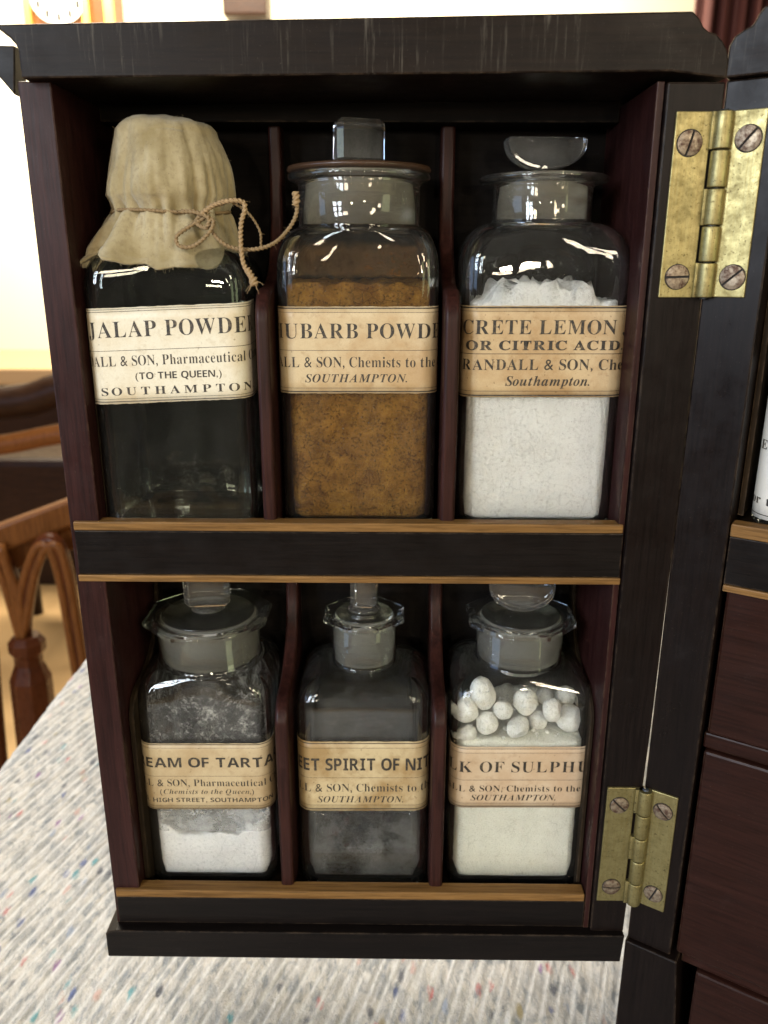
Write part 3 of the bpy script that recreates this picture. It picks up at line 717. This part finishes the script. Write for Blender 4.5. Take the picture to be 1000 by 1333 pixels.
dust_film(b1, B1, .0045, .060, film('jalap_residue_glints', (.40, .34, .20), 0, 150, (.22, .18, .10), .60, .05, .50, lowa=.8))  # brown residue; its pale specks also stand in for glints near the base

# milk of sulphur
B6 = BB(.0315, .0250, .0070, .0195, 0.0944, 0.1084, 0.1264, .0256, .0030, oct=True)
L6 = (.1833, Y+.0250, LO)
b6 = bottle('glass_bottle', 'bottle of pale sulphur powder topped with white lumps, lower right', L6, B6)
stopper(b6, B6, 'disc', R(-8), (.0145, .0050, .0140), frost='frost_grey')
label(b6, B6, ((0.15031, 0.10221), (0.21359, 0.10281), (0.21471, 0.07118), (0.15114, 0.07051)), [
    ('MILK OF SULPHUR.', 'serif', .0055, 'LK OF SULPH', (0.15203, 0.08918), (0.20711, 0.08973), .13, -.008),
    ('RANDALL & SON, Chemists to the Queen,', 'serif', .0032, 'LL & SON, Chemists to the', (0.15334, 0.07912), (0.21025, 0.07971), .11, -.010),
    ('SOUTHAMPTON.', 'bi', .0030, 'SOUTHAMPTON.', (0.16110, 0.07451), (0.19954, 0.07491), .10, -.008)],
    [((0.15034, 0.10123), (0.21367, 0.10184), .00026), ((0.15040, 0.09908), (0.21384, 0.09969), .00013), ((0.15076, 0.08516), (0.21494, 0.08581), .00014),
     ((0.15108, 0.07297), (0.21590, 0.07365), .00013), ((0.15112, 0.07133), (0.21603, 0.07201), .00030)],
    paper('paper_pink', (.52, .40, .27), (.40, .25, .13), .5, 18.5), loc=L6)
fill(b6, B6, .0780, M['sulphur'], seed=12, bump=.0018)
dust_film(b6, B6, .084, .1070, film('sulphur_film', (.55, .55, .45), 0, 420, (.4, .4, .34), .57, .05, .55))
lumps = [((628,902), 17, 1.2, 'tallest white lump, highest in the pile left of centre'), ((607,922), 15, 1.15, 'egg shaped white lump leaning against the left glass wall'),
 ((655,922), 12.5, 1.0, 'small round white lump right of the tallest one'), ((634,938), 15, 1.1, 'round white lump directly under the tallest one'),
 ((684,912), 16, 1.05, 'plump white lump near the middle of the top row'), ((607,952), 13, .85, 'flat white lump lying lowest at the left glass wall'),
 ((674,944), 16, .72, 'wide flattened white lump in front, low in the middle'), ((718,922), 12.5, 1.25, 'upright narrow white lump right of the middle'),
 ((741,934), 19, .95, 'largest dull lump at the right end of the pile'), ((737,905), 13, .9, 'greyish lump behind, on top of the large right one'),
 ((756,912), 8, 1.1, 'little lump pressed against the right glass wall'), ((700,934), 14, .9, 'half hidden lump between the flattened and the upright one'),
 ((709,906), 12, .8, 'faint lump at the back between two top lumps')]
LC = [(0.16594, 0.02350, 0.12277), (0.15867, 0.02050, 0.11672), (0.17500, 0.02000, 0.11716), (0.16823, 0.02100, 0.11025), (0.18553, 0.02450, 0.11847), (0.15895, 0.01950, 0.10560), (0.18184, 0.01950, 0.10895), (0.19671, 0.02100, 0.11675), (0.20578, 0.02450, 0.11000), (0.20520, 0.03100, 0.11759), (0.21260, 0.03300, 0.11370), (0.19208, 0.02700, 0.10834), (0.19648, 0.03600, 0.11421)]
for (q, (pp, rad, asp, lab_)) in enumerate(lumps):
    x, y, z = LC[q]; r = rad/2830*.95
    bm = bmesh.new(); bmesh.ops.create_icosphere(bm, subdivisions=5, radius=1)
    ax = random.uniform(-.5, .5)
    for v in bm.verts:
        c = v.co; d = 1+.15*noise.noise(c*1.1+Vector((q*3.1, 0, 0)))+.055*noise.noise(c*2.6+Vector((0, q*2.2, 0)))+.030*noise.noise(c*7)+.012*noise.noise(c*19)
        # flattened facets
        for fn in ((.8, -.5, .3), (-.6, -.6, .5), (.1, -.9, -.4), (-.3, .3, .9)):
            fv = Vector(fn).normalized(); dd = (c*d).dot(fv)
            if dd > .90: d *= .90/dd*.5+.5
        v.co = c*d*r; v.co.z *= asp
        v.co = Matrix.Rotation(ax, 3, 'Y') @ v.co
    me = bpy.data.meshes.new('sulphur_lump'); bm.to_mesh(me); bm.free()
    o = finish('sulphur_lump', me, M['lump'], None, smooth=True); o.location = (x, y, z)
    tag(o, lab_+' inside the sulphur bottle', 'lump', 'white lumps inside the sulphur bottle')

cr = MB()
for q in range(70):
    cx_, cy_ = random.uniform(-.026, .026), random.uniform(-.0215, .015); r_ = random.choice((.0005, .0007, .0009, .0013))
    bm = bmesh.new(); bmesh.ops.create_icosphere(bm, subdivisions=1, radius=r_)
    cr.add([(v.co.x*random.uniform(.8, 1.3)+cx_, v.co.y*random.uniform(.8, 1.3)+cy_, v.co.z+.0784) for v in bm.verts], [tuple(v.index for v in f.verts) for f in bm.faces]); bm.free()
tag(cr.obj('powder_crumbs', M['lump'], b6), kind='stuff')
# bottle in the chest body
B7 = BB(.0300, .0240, .0100, .0180, .0900, .1060, .1220, .0240, .0024)
b7 = bottle('glass_bottle', 'bottle with a white printed label at the right picture edge, in the chest body', (0, 0, 0), B7)
b7.rotation_euler = (0, 0, -AL)
b7.location = Vector((HX, 0, 0)) + Matrix.Rotation(-AL, 3, 'Z') @ Vector((.0546, .0300, .2120))
stopper(b7, B7, 'disc', 0, (.0140, .0045, .0120), frost='frost_grey')
def lp(x, z): return (x, z)
label(b7, B7, ((-.03, .062), (.03, .062), (.03, .0035), (-.03, .0035)), [
    ('Dose', 'serif', .0030, 'Dose', (-.0315, .0510), (-.0200, .0510), .10, 0), ('as', 'serif', .0030, 'as', (-.0290, .0455), (-.0225, .0455), .1, 0),
    ('.EAM', 'serif', .0034, '.EAM', (-.0310, .0295), (-.0170, .0295), .12, 0),
    ('(', 'serif', .0040, '(', (-.0250, .0220), (-.0240, .0220), .1, 0),
    ('or two', 'serif', .0034, 'or two', (-.0330, .0090), (-.0150, .0090), .10, 0)],
    [((-.03, .0052), (.03, .0052), .0003), ((-.03, .0600), (.03, .0600), .0003)],
    paper('paper_white', (.78, .74, .66), (.6, .54, .42), .3, 21.0))

# ------------------------------------------------------------------ cloth cap and string
HEM = [(0, .0245, .3100), (25, .0250, .3080), (60, .0250, .3070), (95, .0260, .3080), (130, .0250, .3070), (165, .0255, .3095), (185, .0270, .3090), (198, .0330, .3050), (209, .0375, .3035), (214, .0350, .3045),
       (220, .0225, .3130), (225, .0205, .3165), (229, .0250, .3140), (235, .0340, .3095), (242, .0330, .3068), (250, .0275, .3050), (262, .0262, .3052), (272, .0280, .3038), (284, .0258, .3048), (296, .0285, .3044),
       (308, .0300, .3032), (316, .0285, .3048), (326, .0240, .3100), (342, .0240, .3110), (360, .0245, .3100)]
def cap():
    N = 240; K = 90; v = []; f = []; cx, cy = .0402, .0300
    zt, zm, ztie = .3570, .3300, .3240
    hd = [h[0] for h in HEM]
    def hem(deg, col):
        return sum(np.interp((deg+d) % 360, hd, [h[col] for h in HEM]) for d in (-2, -.7, .7, 2))/4
    H = [(hem(360*k/N, 1), hem(360*k/N, 2)) for k in range(N)]
    for i in range(K+1):
        u = i/K
        for k in range(N):
            th = 2*PI*k/N; ct, sn = math.cos(th), math.sin(th)
            fold = .5*math.sin(3*th+.7)+.35*math.sin(5*th+2.1)+.2*math.sin(8*th+.4)
            lump = noise.noise((ct*1.5, sn*1.5, 3.7+u*2.2))
            crease = -.0018*math.exp(-((math.degrees(th)-238)/7)**2)-.0016*math.exp(-((math.degrees(th)-309)/6)**2)-.0009*math.exp(-((math.degrees(th)-285)/5)**2)+.0010*math.exp(-((math.degrees(th)-262)/12)**2)
            if u < .28:
                q = u/.28; r = .0178*math.sin(q*PI/2)**.8; z = zt-.0058*(1-math.cos(q*PI/2))
                r += .0011*q*fold+crease*q*.5; z += .0016*noise.noise((r*ct*70, r*sn*70, 4))*(1-.4*q)
            elif u < .60:
                q = (u-.28)/.32; r = .0178+.0052*math.sin(q*PI/2); z = zt-.0058-(zt-.0058-zm)*q
                r += .0011*fold+.0018*lump*math.sin(q*PI)+crease*(.5+.7*q)
            elif u < .68:
                q = (u-.60)/.08; r = .0230-.0026*math.sin(q*PI/2); z = zm-(zm-ztie)*q
                r += (.0011*fold+crease*1.2)*(1-q)+.0009*math.sin(17*th)*q+.0005*math.sin(31*th+1)*q
            else:
                q = (u-.68)/.32; hr, hz = H[k]
                r = .0204+(hr-.0204)*q**.8+.0011*math.sin(17*th)*(1-q)+(.0016*math.sin(9*th+.6)+.0009*math.sin(15*th+1))*q
                z = ztie+(hz-ztie)*q
                if q > .85: r += (q-.85)*.008; z += (q-.85)*.003
            x, y = cx+r*ct+(zt-z)*.02*(1 if u < .6 else 0)+(.0005 if u >= .6 else 0), cy+r*sn*.98
            x = max(x, .0133) if y > .012 else max(x, .0045)
            x = min(x, .0735) if y > .004 else x
            pl = noise.noise((ct*9, sn*9, z*45))*.0019*(1-min(1, abs(z-ztie)/.024))+noise.noise((ct*4, sn*4, z*90+5))*.0005
            v.append((x-.0004+ct*pl, min(y+sn*pl, .0640), z+.0008*noise.noise((x*170, y*170, z*170))+.00018*noise.noise((x*900, y*900, z*900))))
    for i in range(K):
        for k in range(N): f.append((i*N+k, i*N+(k+1) % N, (i+1)*N+(k+1) % N, (i+1)*N+k))
    o = mesh_obj('cloth_cap', v, f, M['muslin'], None, smooth=True)
    s = o.modifiers.new('thick', 'SOLIDIFY'); s.thickness = .0010; s.offset = 0
    fr = MB()
    for k in range(0, N, 1):
        if random.random() < .8:
            a = Vector(v[K*N+k]); out = Vector((a.x-cx, a.y-cy, 0)).normalized()
            d = (out*random.uniform(-.2, 1)+Vector((random.uniform(-.7, .7), random.uniform(-.7, .7), random.uniform(-1.4, .1)))).normalized()*random.uniform(.0005, .0020)
            fr.tube([a-d*.2, a+d*.5+Vector((0, 0, .0001)), a+d], .00006, 3)
    for q in range(260):
        a = Vector(v[random.randrange(N*3, N*K)]); out = Vector((a.x-cx, a.y-cy, .004)).normalized(); d = (out*.8+Vector((random.uniform(-1, 1), random.uniform(-1, 1), random.uniform(-1, 1)))).normalized()*random.uniform(.0006, .0014)
        a = a+out*.0004; fr.tube([a, a+d*.5+out*.0002, a+d], .00003, 3)
    tag(fr.obj('frayed_threads', M['muslin'], o), kind='stuff')
    return tag(o, 'stained cream muslin cap tied over the stopper of the jalap bottle', 'cloth cap')
cap()
st = empty('string', (.040, .030, .3238)); 
def strand(name, pts, rad=.00062, mat='twine', per=14):
    o = MB().tube([Vector(p)-st.location for p in spline(pts, per)], rad, 12, lobes=3, twist=1400).obj(name, M[mat], st, smooth=True); return o
ring = [(.0403+.0217*math.cos(t), .0300+.0214*math.sin(t), .3240+.0010*math.sin(t*2)+.0006*math.cos(t)) for t in np.linspace(0, 2*PI, 60)]
strand('tie', ring, .00055, per=4)
def P3(p, y): return (p[0], y, p[1])
strand('bow_loop', [P3((0.05840, 0.32164), 0.0065), P3((0.05237, 0.31821), 0.0045), P3((0.04843, 0.31507), 0.0030), P3((0.04942, 0.31197), 0.0025), P3((0.05444, 0.31198), 0.0020), P3((0.06026, 0.31633), 0.0015), P3((0.06169, 0.32023), 0.0035), P3((0.05802, 0.32238), 0.0060)])
strand('bow_loop', [P3((0.04956, 0.32372), 0.0075), P3((0.05509, 0.32339), 0.0060), P3((0.06002, 0.32127), 0.0040), P3((0.05874, 0.31820), 0.0040), P3((0.05515, 0.32032), 0.0060), P3((0.05981, 0.32493), 0.0060), P3((0.06538, 0.32627), 0.0030)], .0007)
strand('loose_end', [P3((0.05718, 0.32284), 0.0050), P3((0.06256, 0.32579), 0.0035), P3((0.06829, 0.32696), 0.0020), P3((0.07246, 0.32650), 0.0025), P3((0.07332, 0.32419), 0.0015), P3((0.07191, 0.31911), 0.0005), P3((0.07180, 0.31146), -0.0010), P3((0.07276, 0.30556), -0.0020), P3((0.07608, 0.30018), -0.0040)], .00072, 'twine_light')
strand('frayed_tip', [P3((0.07386, 0.30428), -0.0025), P3((0.07586, 0.30122), -0.0040), P3((0.07669, 0.29891), -0.0048)], [.0010]*14+[.0013]*15, 'twine_light')
strand('long_end', [P3((0.05894, 0.31982), 0.0060), P3((0.06353, 0.31405), 0.0020), P3((0.06880, 0.31124), 0.0020), P3((0.07710, 0.31099), 0.0010), P3((0.08299, 0.31312), 0.0040), P3((0.08737, 0.31795), 0.0095), P3((0.09012, 0.32322), 0.0110), P3((0.09016, 0.32844), 0.0120)], .00062)
strand('long_end', [P3((0.08965, 0.32580), 0.0110), P3((0.09026, 0.32786), 0.0110), P3((0.09001, 0.33046), 0.0115)], .0011, 'twine_light')
strand('bow_loop', [P3((0.06790, 0.32684), 0.0040), P3((0.07314, 0.32348), 0.0070), P3((0.07677, 0.31742), 0.0100), P3((0.07739, 0.31161), 0.0080)], .0004)
fz = MB()
for ob in [x for x in st.children if x.name.startswith(('bow', 'long', 'loose', 'tie'))]:
    vs = ob.data.vertices
    for q in range(len(vs)//40):
        a = Vector(vs[random.randrange(len(vs))].co); d = Vector((random.uniform(-1, 1), random.uniform(-1, .3), random.uniform(-1, 1))).normalized()*random.uniform(.0006, .0018)
        fz.tube([a, a+d*.5+Vector((0, 0, .0001)), a+d], .00004, 3)
tag(fz.obj('fuzz', M['twine_light'], st), kind='stuff')
for q in range(7):
    p = Vector(P3((0.07641, 0.29968), -0.0045)); d = Vector((random.uniform(-1, 1.2), random.uniform(-.6, .2), random.uniform(-1, .4))).normalized()*random.uniform(.002, .005)
    strand('fibre', [p, p+d*.5+Vector((0, 0, .0006)), p+d], .00007, 'twine_light', 5)
tag(st, 'thin brown twine knotted in a bow round the cloth cap with a trailing end', 'string')

# ------------------------------------------------------------------ felt blanket on its table
TZ = -.0700
def blanket():
    dirn = Vector((math.sin(R(19)), math.cos(R(19)))); per_ = Vector((dirn.y, -dirn.x)); pitch = .0074
    A = np.arange(-.95, .95, pitch/10); Bq = np.arange(-.75, 1.2, .006)
    aa, bb = np.meshgrid(A, Bq, indexing='ij')
    wob = .0022*np.sin(bb*9+.5)+.0012*np.sin(bb*23)
    x = .10+per_.x*aa+dirn.x*bb; y = .25+per_.y*aa+dirn.y*bb
    ph = (aa+wob)/pitch*PI
    rib = np.abs(np.sin(ph))**.6*.0012+.0009*np.abs(np.cos(ph))**14
    stitch = .00045*np.sin(bb/.0035*2*PI+np.floor(ph/PI)*2.1)*np.abs(np.sin(ph))
    rn = rng.normal(0, .0007, aa.shape)
    for _ in range(2):
        rn = (rn+np.roll(rn, 1, 0)+np.roll(rn, -1, 0)+np.roll(rn, 1, 1))/4
    rn = rn*1.3
    big = .0016*np.sin(x*14+1)*np.sin(y*11+2)+.0008*np.sin(x*37+y*21)
    z = rib+stitch+rn+big; seam = np.abs(np.cos(ph))**9
    xe = -.168-.015*np.clip(y-.2, -1, 1)*0; rr = .012
    keep = (x > -.25) & (x < .60) & (y > -.42) & (y < .80)
    d = np.clip(xe-x, 0, None); th = np.clip(d/rr, 0, PI/2); ex = np.clip(d-rr*PI/2, 0, None)
    nx = np.where(d > 0, xe-rr*np.sin(th)-np.sin(th)*z, x); nz = np.where(d > 0, -rr*(1-np.cos(th))-ex*2.2+z*np.cos(th), z)
    idx = -np.ones(aa.shape, int); idx[keep] = np.arange(keep.sum())
    V = np.stack([nx[keep], y[keep], nz[keep]+TZ], 1)
    q = np.stack([idx[:-1, :-1], idx[1:, :-1], idx[1:, 1:], idx[:-1, 1:]], -1).reshape(-1, 4); q = q[(q >= 0).all(1)]
    me = bpy.data.meshes.new('felt_blanket'); me.from_pydata(V.tolist(), [], q.tolist()); me.update()
    at = me.attributes.new('seam', 'FLOAT', 'POINT'); at.data.foreach_set('value', seam[keep].astype(np.float32))
    o = finish('felt_blanket', me, M['felt'], None, smooth=True)
    tag(o, 'ribbed off white recycled felt blanket with coloured flecks spread under the chest', 'blanket')
blanket()
tb = MB().box(-.166, .70, -.40, .93, TZ-.035, TZ-.006).obj('table_top', M['rosewood_x'], None, bevel=.002)
tt = empty('table', (.26, .27, -.82)); tb.parent = tt; tb.location = -Vector((.26, .27, -.82))
for x in (-.13, .66):
    for y in (-.36, .89):
        l_ = MB().lathe([(.020, -.82), (.018, -.5), (.026, -.2), (.028, TZ-.036)], 16, (x, y, 0)).obj('leg', M['rosewood'], tt, smooth=True); l_.location = -Vector((.26, .27, -.82))
tag(tt, 'table almost wholly covered by the felt blanket, under the medicine chest', 'table')

# ------------------------------------------------------------------ room behind
M['wall'] = plain('cream_wall', (.80, .72, .54), .8)
def floorm():
    t = NT('floor_boards'); n = t.noise(t.map((1, .1, 1)), 12, 4, .6)
    return t.done(t.bsdf(t.mix(n, (.55, .36, .17), (.40, .24, .10)), .5))
M['floor'] = floorm()
M['oak'] = wood('honey_oak', (.10, .034, .009), (.20, .075, .020), 'z', .3)
M['mahog'] = wood('red_mahogany', (.045, .012, .005), (.105, .030, .010), 'z', .25)
M['darkw'] = wood('dark_furniture', (.014, .006, .0035), (.04, .017, .008), 'x', .35)
M['gilt'] = plain('gilt', (.55, .30, .06), .35, .6)
M['dial'] = plain('clock_dial', (.72, .70, .64), .4)
M['curtain'] = plain('red_brown_cloth', (.10, .025, .018), .8)
tag(MB().box(-6, 7, 3.60, 3.70, -.82, 2.4).obj('wall', M['wall']), kind='structure')
tag(MB().box(-6, 7, -3.5, 3.60, -.86, -.82).obj('floor', M['floor']), kind='structure')

# gothic chair
ch = empty('gothic_chair', (-.42, 1.02, -.82)); CL = Vector((-.42, 1.02, -.82))
def cpart(m, name, mat, **k): o = m.obj(name, mat, ch, **k); o.location = -CL; return o
def oct_post(p0, p1, prof):
    p0, p1 = Vector(p0), Vector(p1); m = MB(); n = 8; v = []; f = []
    for u, r in prof:
        c = p0.lerp(p1, u)
        for k in range(n): a = 2*PI*(k+.5)/n; v.append((c.x+r*math.cos(a), c.y+r*math.sin(a), c.z))
    for i in range(len(prof)-1):
        for k in range(n): f.append((i*n+k, i*n+(k+1) % n, (i+1)*n+(k+1) % n, (i+1)*n+k))
    f.append(tuple(range(n))); f.append(tuple((len(prof)-1)*n+k for k in range(n))); return m.add(v, f)
CY = .95
pb = P3((-0.5051, -0.5466), CY); pt = P3((-0.4987, -0.3049), CY); pt2 = P3((-0.4817, -0.1163), CY)
cpart(oct_post(pb, pt, [(-.8, .036), (0, .036), (.66, .035), (.78, .024), (.84, .024), (.88, .031), (.95, .031), (1.0, .022)]), 'post', M['mahog'], bevel=.002)
arch_r = [(-0.5030, -0.3078), (-0.4910, -0.2463), (-0.4730, -0.1864), (-0.4492, -0.1401), (-0.4286, -0.1373), (-0.4183, -0.1806), (-0.4132, -0.2599), (-0.4089, -0.3760), (-0.4035, -0.5297)]
arch_l = [(-0.5043, -0.3078), (-0.5041, -0.2464), (-0.5121, -0.1908), (-0.5289, -0.1460), (-0.5507, -0.1381), (-0.5760, -0.1707), (-0.6039, -0.2684), (-0.6347, -0.4154)]
for path in (arch_r, arch_l):
    for dy_, dd, w_ in ((0, 0, .0135), (-.010, .008, .007), (-.010, -.008, .007)):
        cpart(MB().tube(spline([(p[0]+dd*(1 if k else 0), CY+dy_, p[1]-abs(dd)*.6) for k, p in enumerate(path)], 6), w_, 10), 'arch_rib', M['mahog' if dd == 0 else 'oak'], smooth=True)  # lighter oak side ribs put highlights into the colour of the arches
cpart(MB().tube(spline([P3((-0.5043, -0.3078), CY-.01), P3((-0.5039, -0.2254), CY-.01), P3((-0.5149, -0.1365), CY-.01)], 6), .008, 8), 'arch_rib', M['oak'], smooth=True)  # oak again, as a coloured-in highlight
cpart(MB().tube(spline([P3((-0.5608, -0.2967), CY), P3((-0.5697, -0.4149), CY), P3((-0.5803, -0.5876), CY)], 6), .014, 8), 'spindle', M['mahog'], smooth=True)
a0, a1 = (-0.5979, -0.1465), (-0.3605, -0.0696)
m = MB(); m.add([(a0[0], CY-.03, a0[1]-.034), (a1[0], CY+.05, a1[1]-.034), (a1[0], CY+.09, a1[1]-.034), (a0[0], CY+.01, a0[1]-.034), (a0[0], CY-.03, a0[1]+.012), (a1[0], CY+.05, a1[1]+.012), (a1[0], CY+.09, a1[1]+.012), (a0[0], CY+.01, a0[1]+.012)],
    [(0,3,2,1),(4,5,6,7),(0,1,5,4),(1,2,6,5),(2,3,7,6),(3,0,4,7)])
cpart(m, 'crest_rail', M['oak'], bevel=.006)
a0, a1 = (-0.6182, -0.2093), (-0.3746, -0.1359)
m = MB(); m.add([(a0[0], CY, a0[1]-.02), (a1[0], CY+.07, a1[1]-.02), (a1[0], CY+.08, a1[1]-.02), (a0[0], CY+.015, a0[1]-.02), (a0[0], CY, a0[1]+.05), (a1[0], CY+.07, a1[1]+.05), (a1[0], CY+.08, a1[1]+.05), (a0[0], CY+.015, a0[1]+.05)],
    [(0,3,2,1),(4,5,6,7),(0,1,5,4),(1,2,6,5),(2,3,7,6),(3,0,4,7)])
cpart(m, 'back_panel', M['oak'], bevel=.003)
tag(ch, 'carved gothic style wooden chair with arched ribs on an octagonal post, left background', 'chair')

# dark sideboard with rounded chair back in front, far left
sb = empty('sideboard', (-1.0, 2.5, -.82)); SL = Vector((-1.0, 2.5, -.82))
def part(m, name, mat, par, L, **k): o = m.obj(name, mat, par, **k); o.location = -L; return o
xa, xb = (-1.5546, -0.0935)[0], (-0.8033, -0.0904)[0]
part(MB().box(xa, xb, 2.4, 2.9, -.82, (-1.0635, -0.1044)[1]), 'carcass', M['darkw'], sb, SL, bevel=.01)
part(MB().box(xa-.03, xb+.03, 2.36, 2.95, (-1.0619, -0.0915)[1]+.002, (-1.0548, -0.0352)[1]), 'top_board', plain('tan_board', (.42, .26, .12), .5), sb, SL, bevel=.006)
tag(sb, 'dark wooden sideboard with a lighter top against the cream wall', 'sideboard')
c2 = empty('bentwood_chair', (-.75, 1.8, -.82)); L_ = Vector((-.75, 1.8, -.82))
def arc_pts(pxs, y): return [P3(q, y) for q in pxs]
part(MB().tube(spline([P3((-1.0387, -0.1260), 1.8), P3((-0.9477, -0.0640), 1.8), P3((-0.8232, -0.0431), 1.8), P3((-0.7494, -0.0186), 1.8), P3((-0.6772, -0.0023), 1.8)], 6), .045, 10), 'back_rail', M['darkw'], c2, L_, smooth=True)
part(MB().tube(spline([P3((-1.0190, -0.1666), 1.75), P3((-0.8758, -0.1516), 1.75), P3((-0.7728, -0.1307), 1.75), P3((-0.6710, -0.1141), 1.75)], 6), .026, 10), 'arm', M['oak'], c2, L_, smooth=True)
part(MB().box((-1.0519, -0.2099)[0], (-0.6581, -0.2079)[0], 1.8, 2.2, -.40, (-0.8439, -0.2046)[1]), 'seat', M['darkw'], c2, L_, bevel=.02)
for px_ in ((-1.0555, -0.3015)[0], (-0.7379, -0.2997)[0]):
    for yy in (1.84, 2.16): part(MB().lathe([(.02, -.82), (.02, -.40)], 10, (px_, yy, 0)), 'leg', M['darkw'], c2, L_, smooth=True)
tag(c2, 'dark wooden armchair with curved back rail and brown arm in front of the sideboard', 'chair')

# clock, picture, curtain at the top edge
ck = empty('wall_clock', ((-1.2395, 1.3319)[0], 3.4, (-1.2395, 1.3319)[1])); KL = ck.location.copy()
x0, x1 = (-1.3705, 1.2778)[0], (-1.0097, 1.2778)[0]; zb = (-1.2570, 1.2122)[1]
part(MB().box(x0, x1, 3.42, 3.55, zb, zb+.9), 'case', M['oak'], ck, KL, bevel=.01)
part(MB().box((-1.3705, 1.2778)[0], (-1.3425, 1.2778)[0], 3.39, 3.42, zb, zb+.9), 'pilaster', M['gilt'], ck, KL)
part(MB().box((-1.1340, 1.2778)[0], (-1.1060, 1.2778)[0], 3.39, 3.42, zb, zb+.9), 'pilaster', M['gilt'], ck, KL)
part(MB().box((-1.0439, 1.2778)[0], (-1.0097, 1.2778)[0], 3.39, 3.42, zb, zb+.9), 'pilaster', M['gilt'], ck, KL)
dc = (-1.2327, 1.3373)
part(MB().lathe([(.118, 3.418), (.118, 3.405)], 40, (dc[0], 0, dc[1]), 'y'), 'dial', M['dial'], ck, KL)
for k in range(12):
    a = k/12*2*PI; cx_, cz_ = dc[0]+.092*math.sin(a), dc[1]+.092*math.cos(a)
    part(MB().box(cx_-.008, cx_+.008, 3.401, 3.404, cz_-.014, cz_+.014), 'numeral', M['slot'], ck, KL)
part(MB().box(dc[0]-.003, dc[0]+.003, 3.398, 3.400, dc[1], dc[1]+.08), 'hand', M['slot'], ck, KL)
part(MB().box(dc[0], dc[0]+.055, 3.394, 3.397, dc[1]-.003, dc[1]+.003), 'hand', M['slot'], ck, KL)
tag(ck, 'wooden clock with gilt pilasters and white dial on the wall, top left', 'clock')
pf = MB().box((-0.5775, 1.2913)[0], (-0.3949, 1.2913)[0], 3.45, 3.59, (-0.5356, 1.2642)[1], (-0.5356, 1.2642)[1]+.6).obj('picture_frame', M['darkw'], None, bevel=.01)
tag(pf, 'dark brown frame on the cream wall just above the chest top', 'picture frame')
cv = []; cf = []; cx0, cx1 = (1.0066, 0.9954)[0], (1.4879, 0.9954)[0]
for i in range(121):
    x = cx0+(cx1-cx0)*i/120; yy = 2.4+.03*math.sin(i*.55)+.012*math.sin(i*1.3)
    cv += [(x, yy, -.80), (x, yy, 1.6)]
for i in range(120): cf.append((2*i, 2*i+2, 2*i+3, 2*i+1))
cu = mesh_obj('curtain', cv, cf, M['curtain'], None, smooth=True); s_ = cu.modifiers.new('t', 'SOLIDIFY'); s_.thickness = .006
tag(cu, 'reddish brown hanging curtain behind the hinge corner, top right', 'curtain')

# ------------------------------------------------------------------ render settings
c = S.cycles; c.max_bounces = 24; c.transmission_bounces = 20; c.transparent_max_bounces = 16; c.glossy_bounces = 8; c.diffuse_bounces = 4
c.caustics_refractive = True; c.caustics_reflective = True; c.blur_glossy = 0.6; c.sample_clamp_indirect = 30; c.use_denoising = True
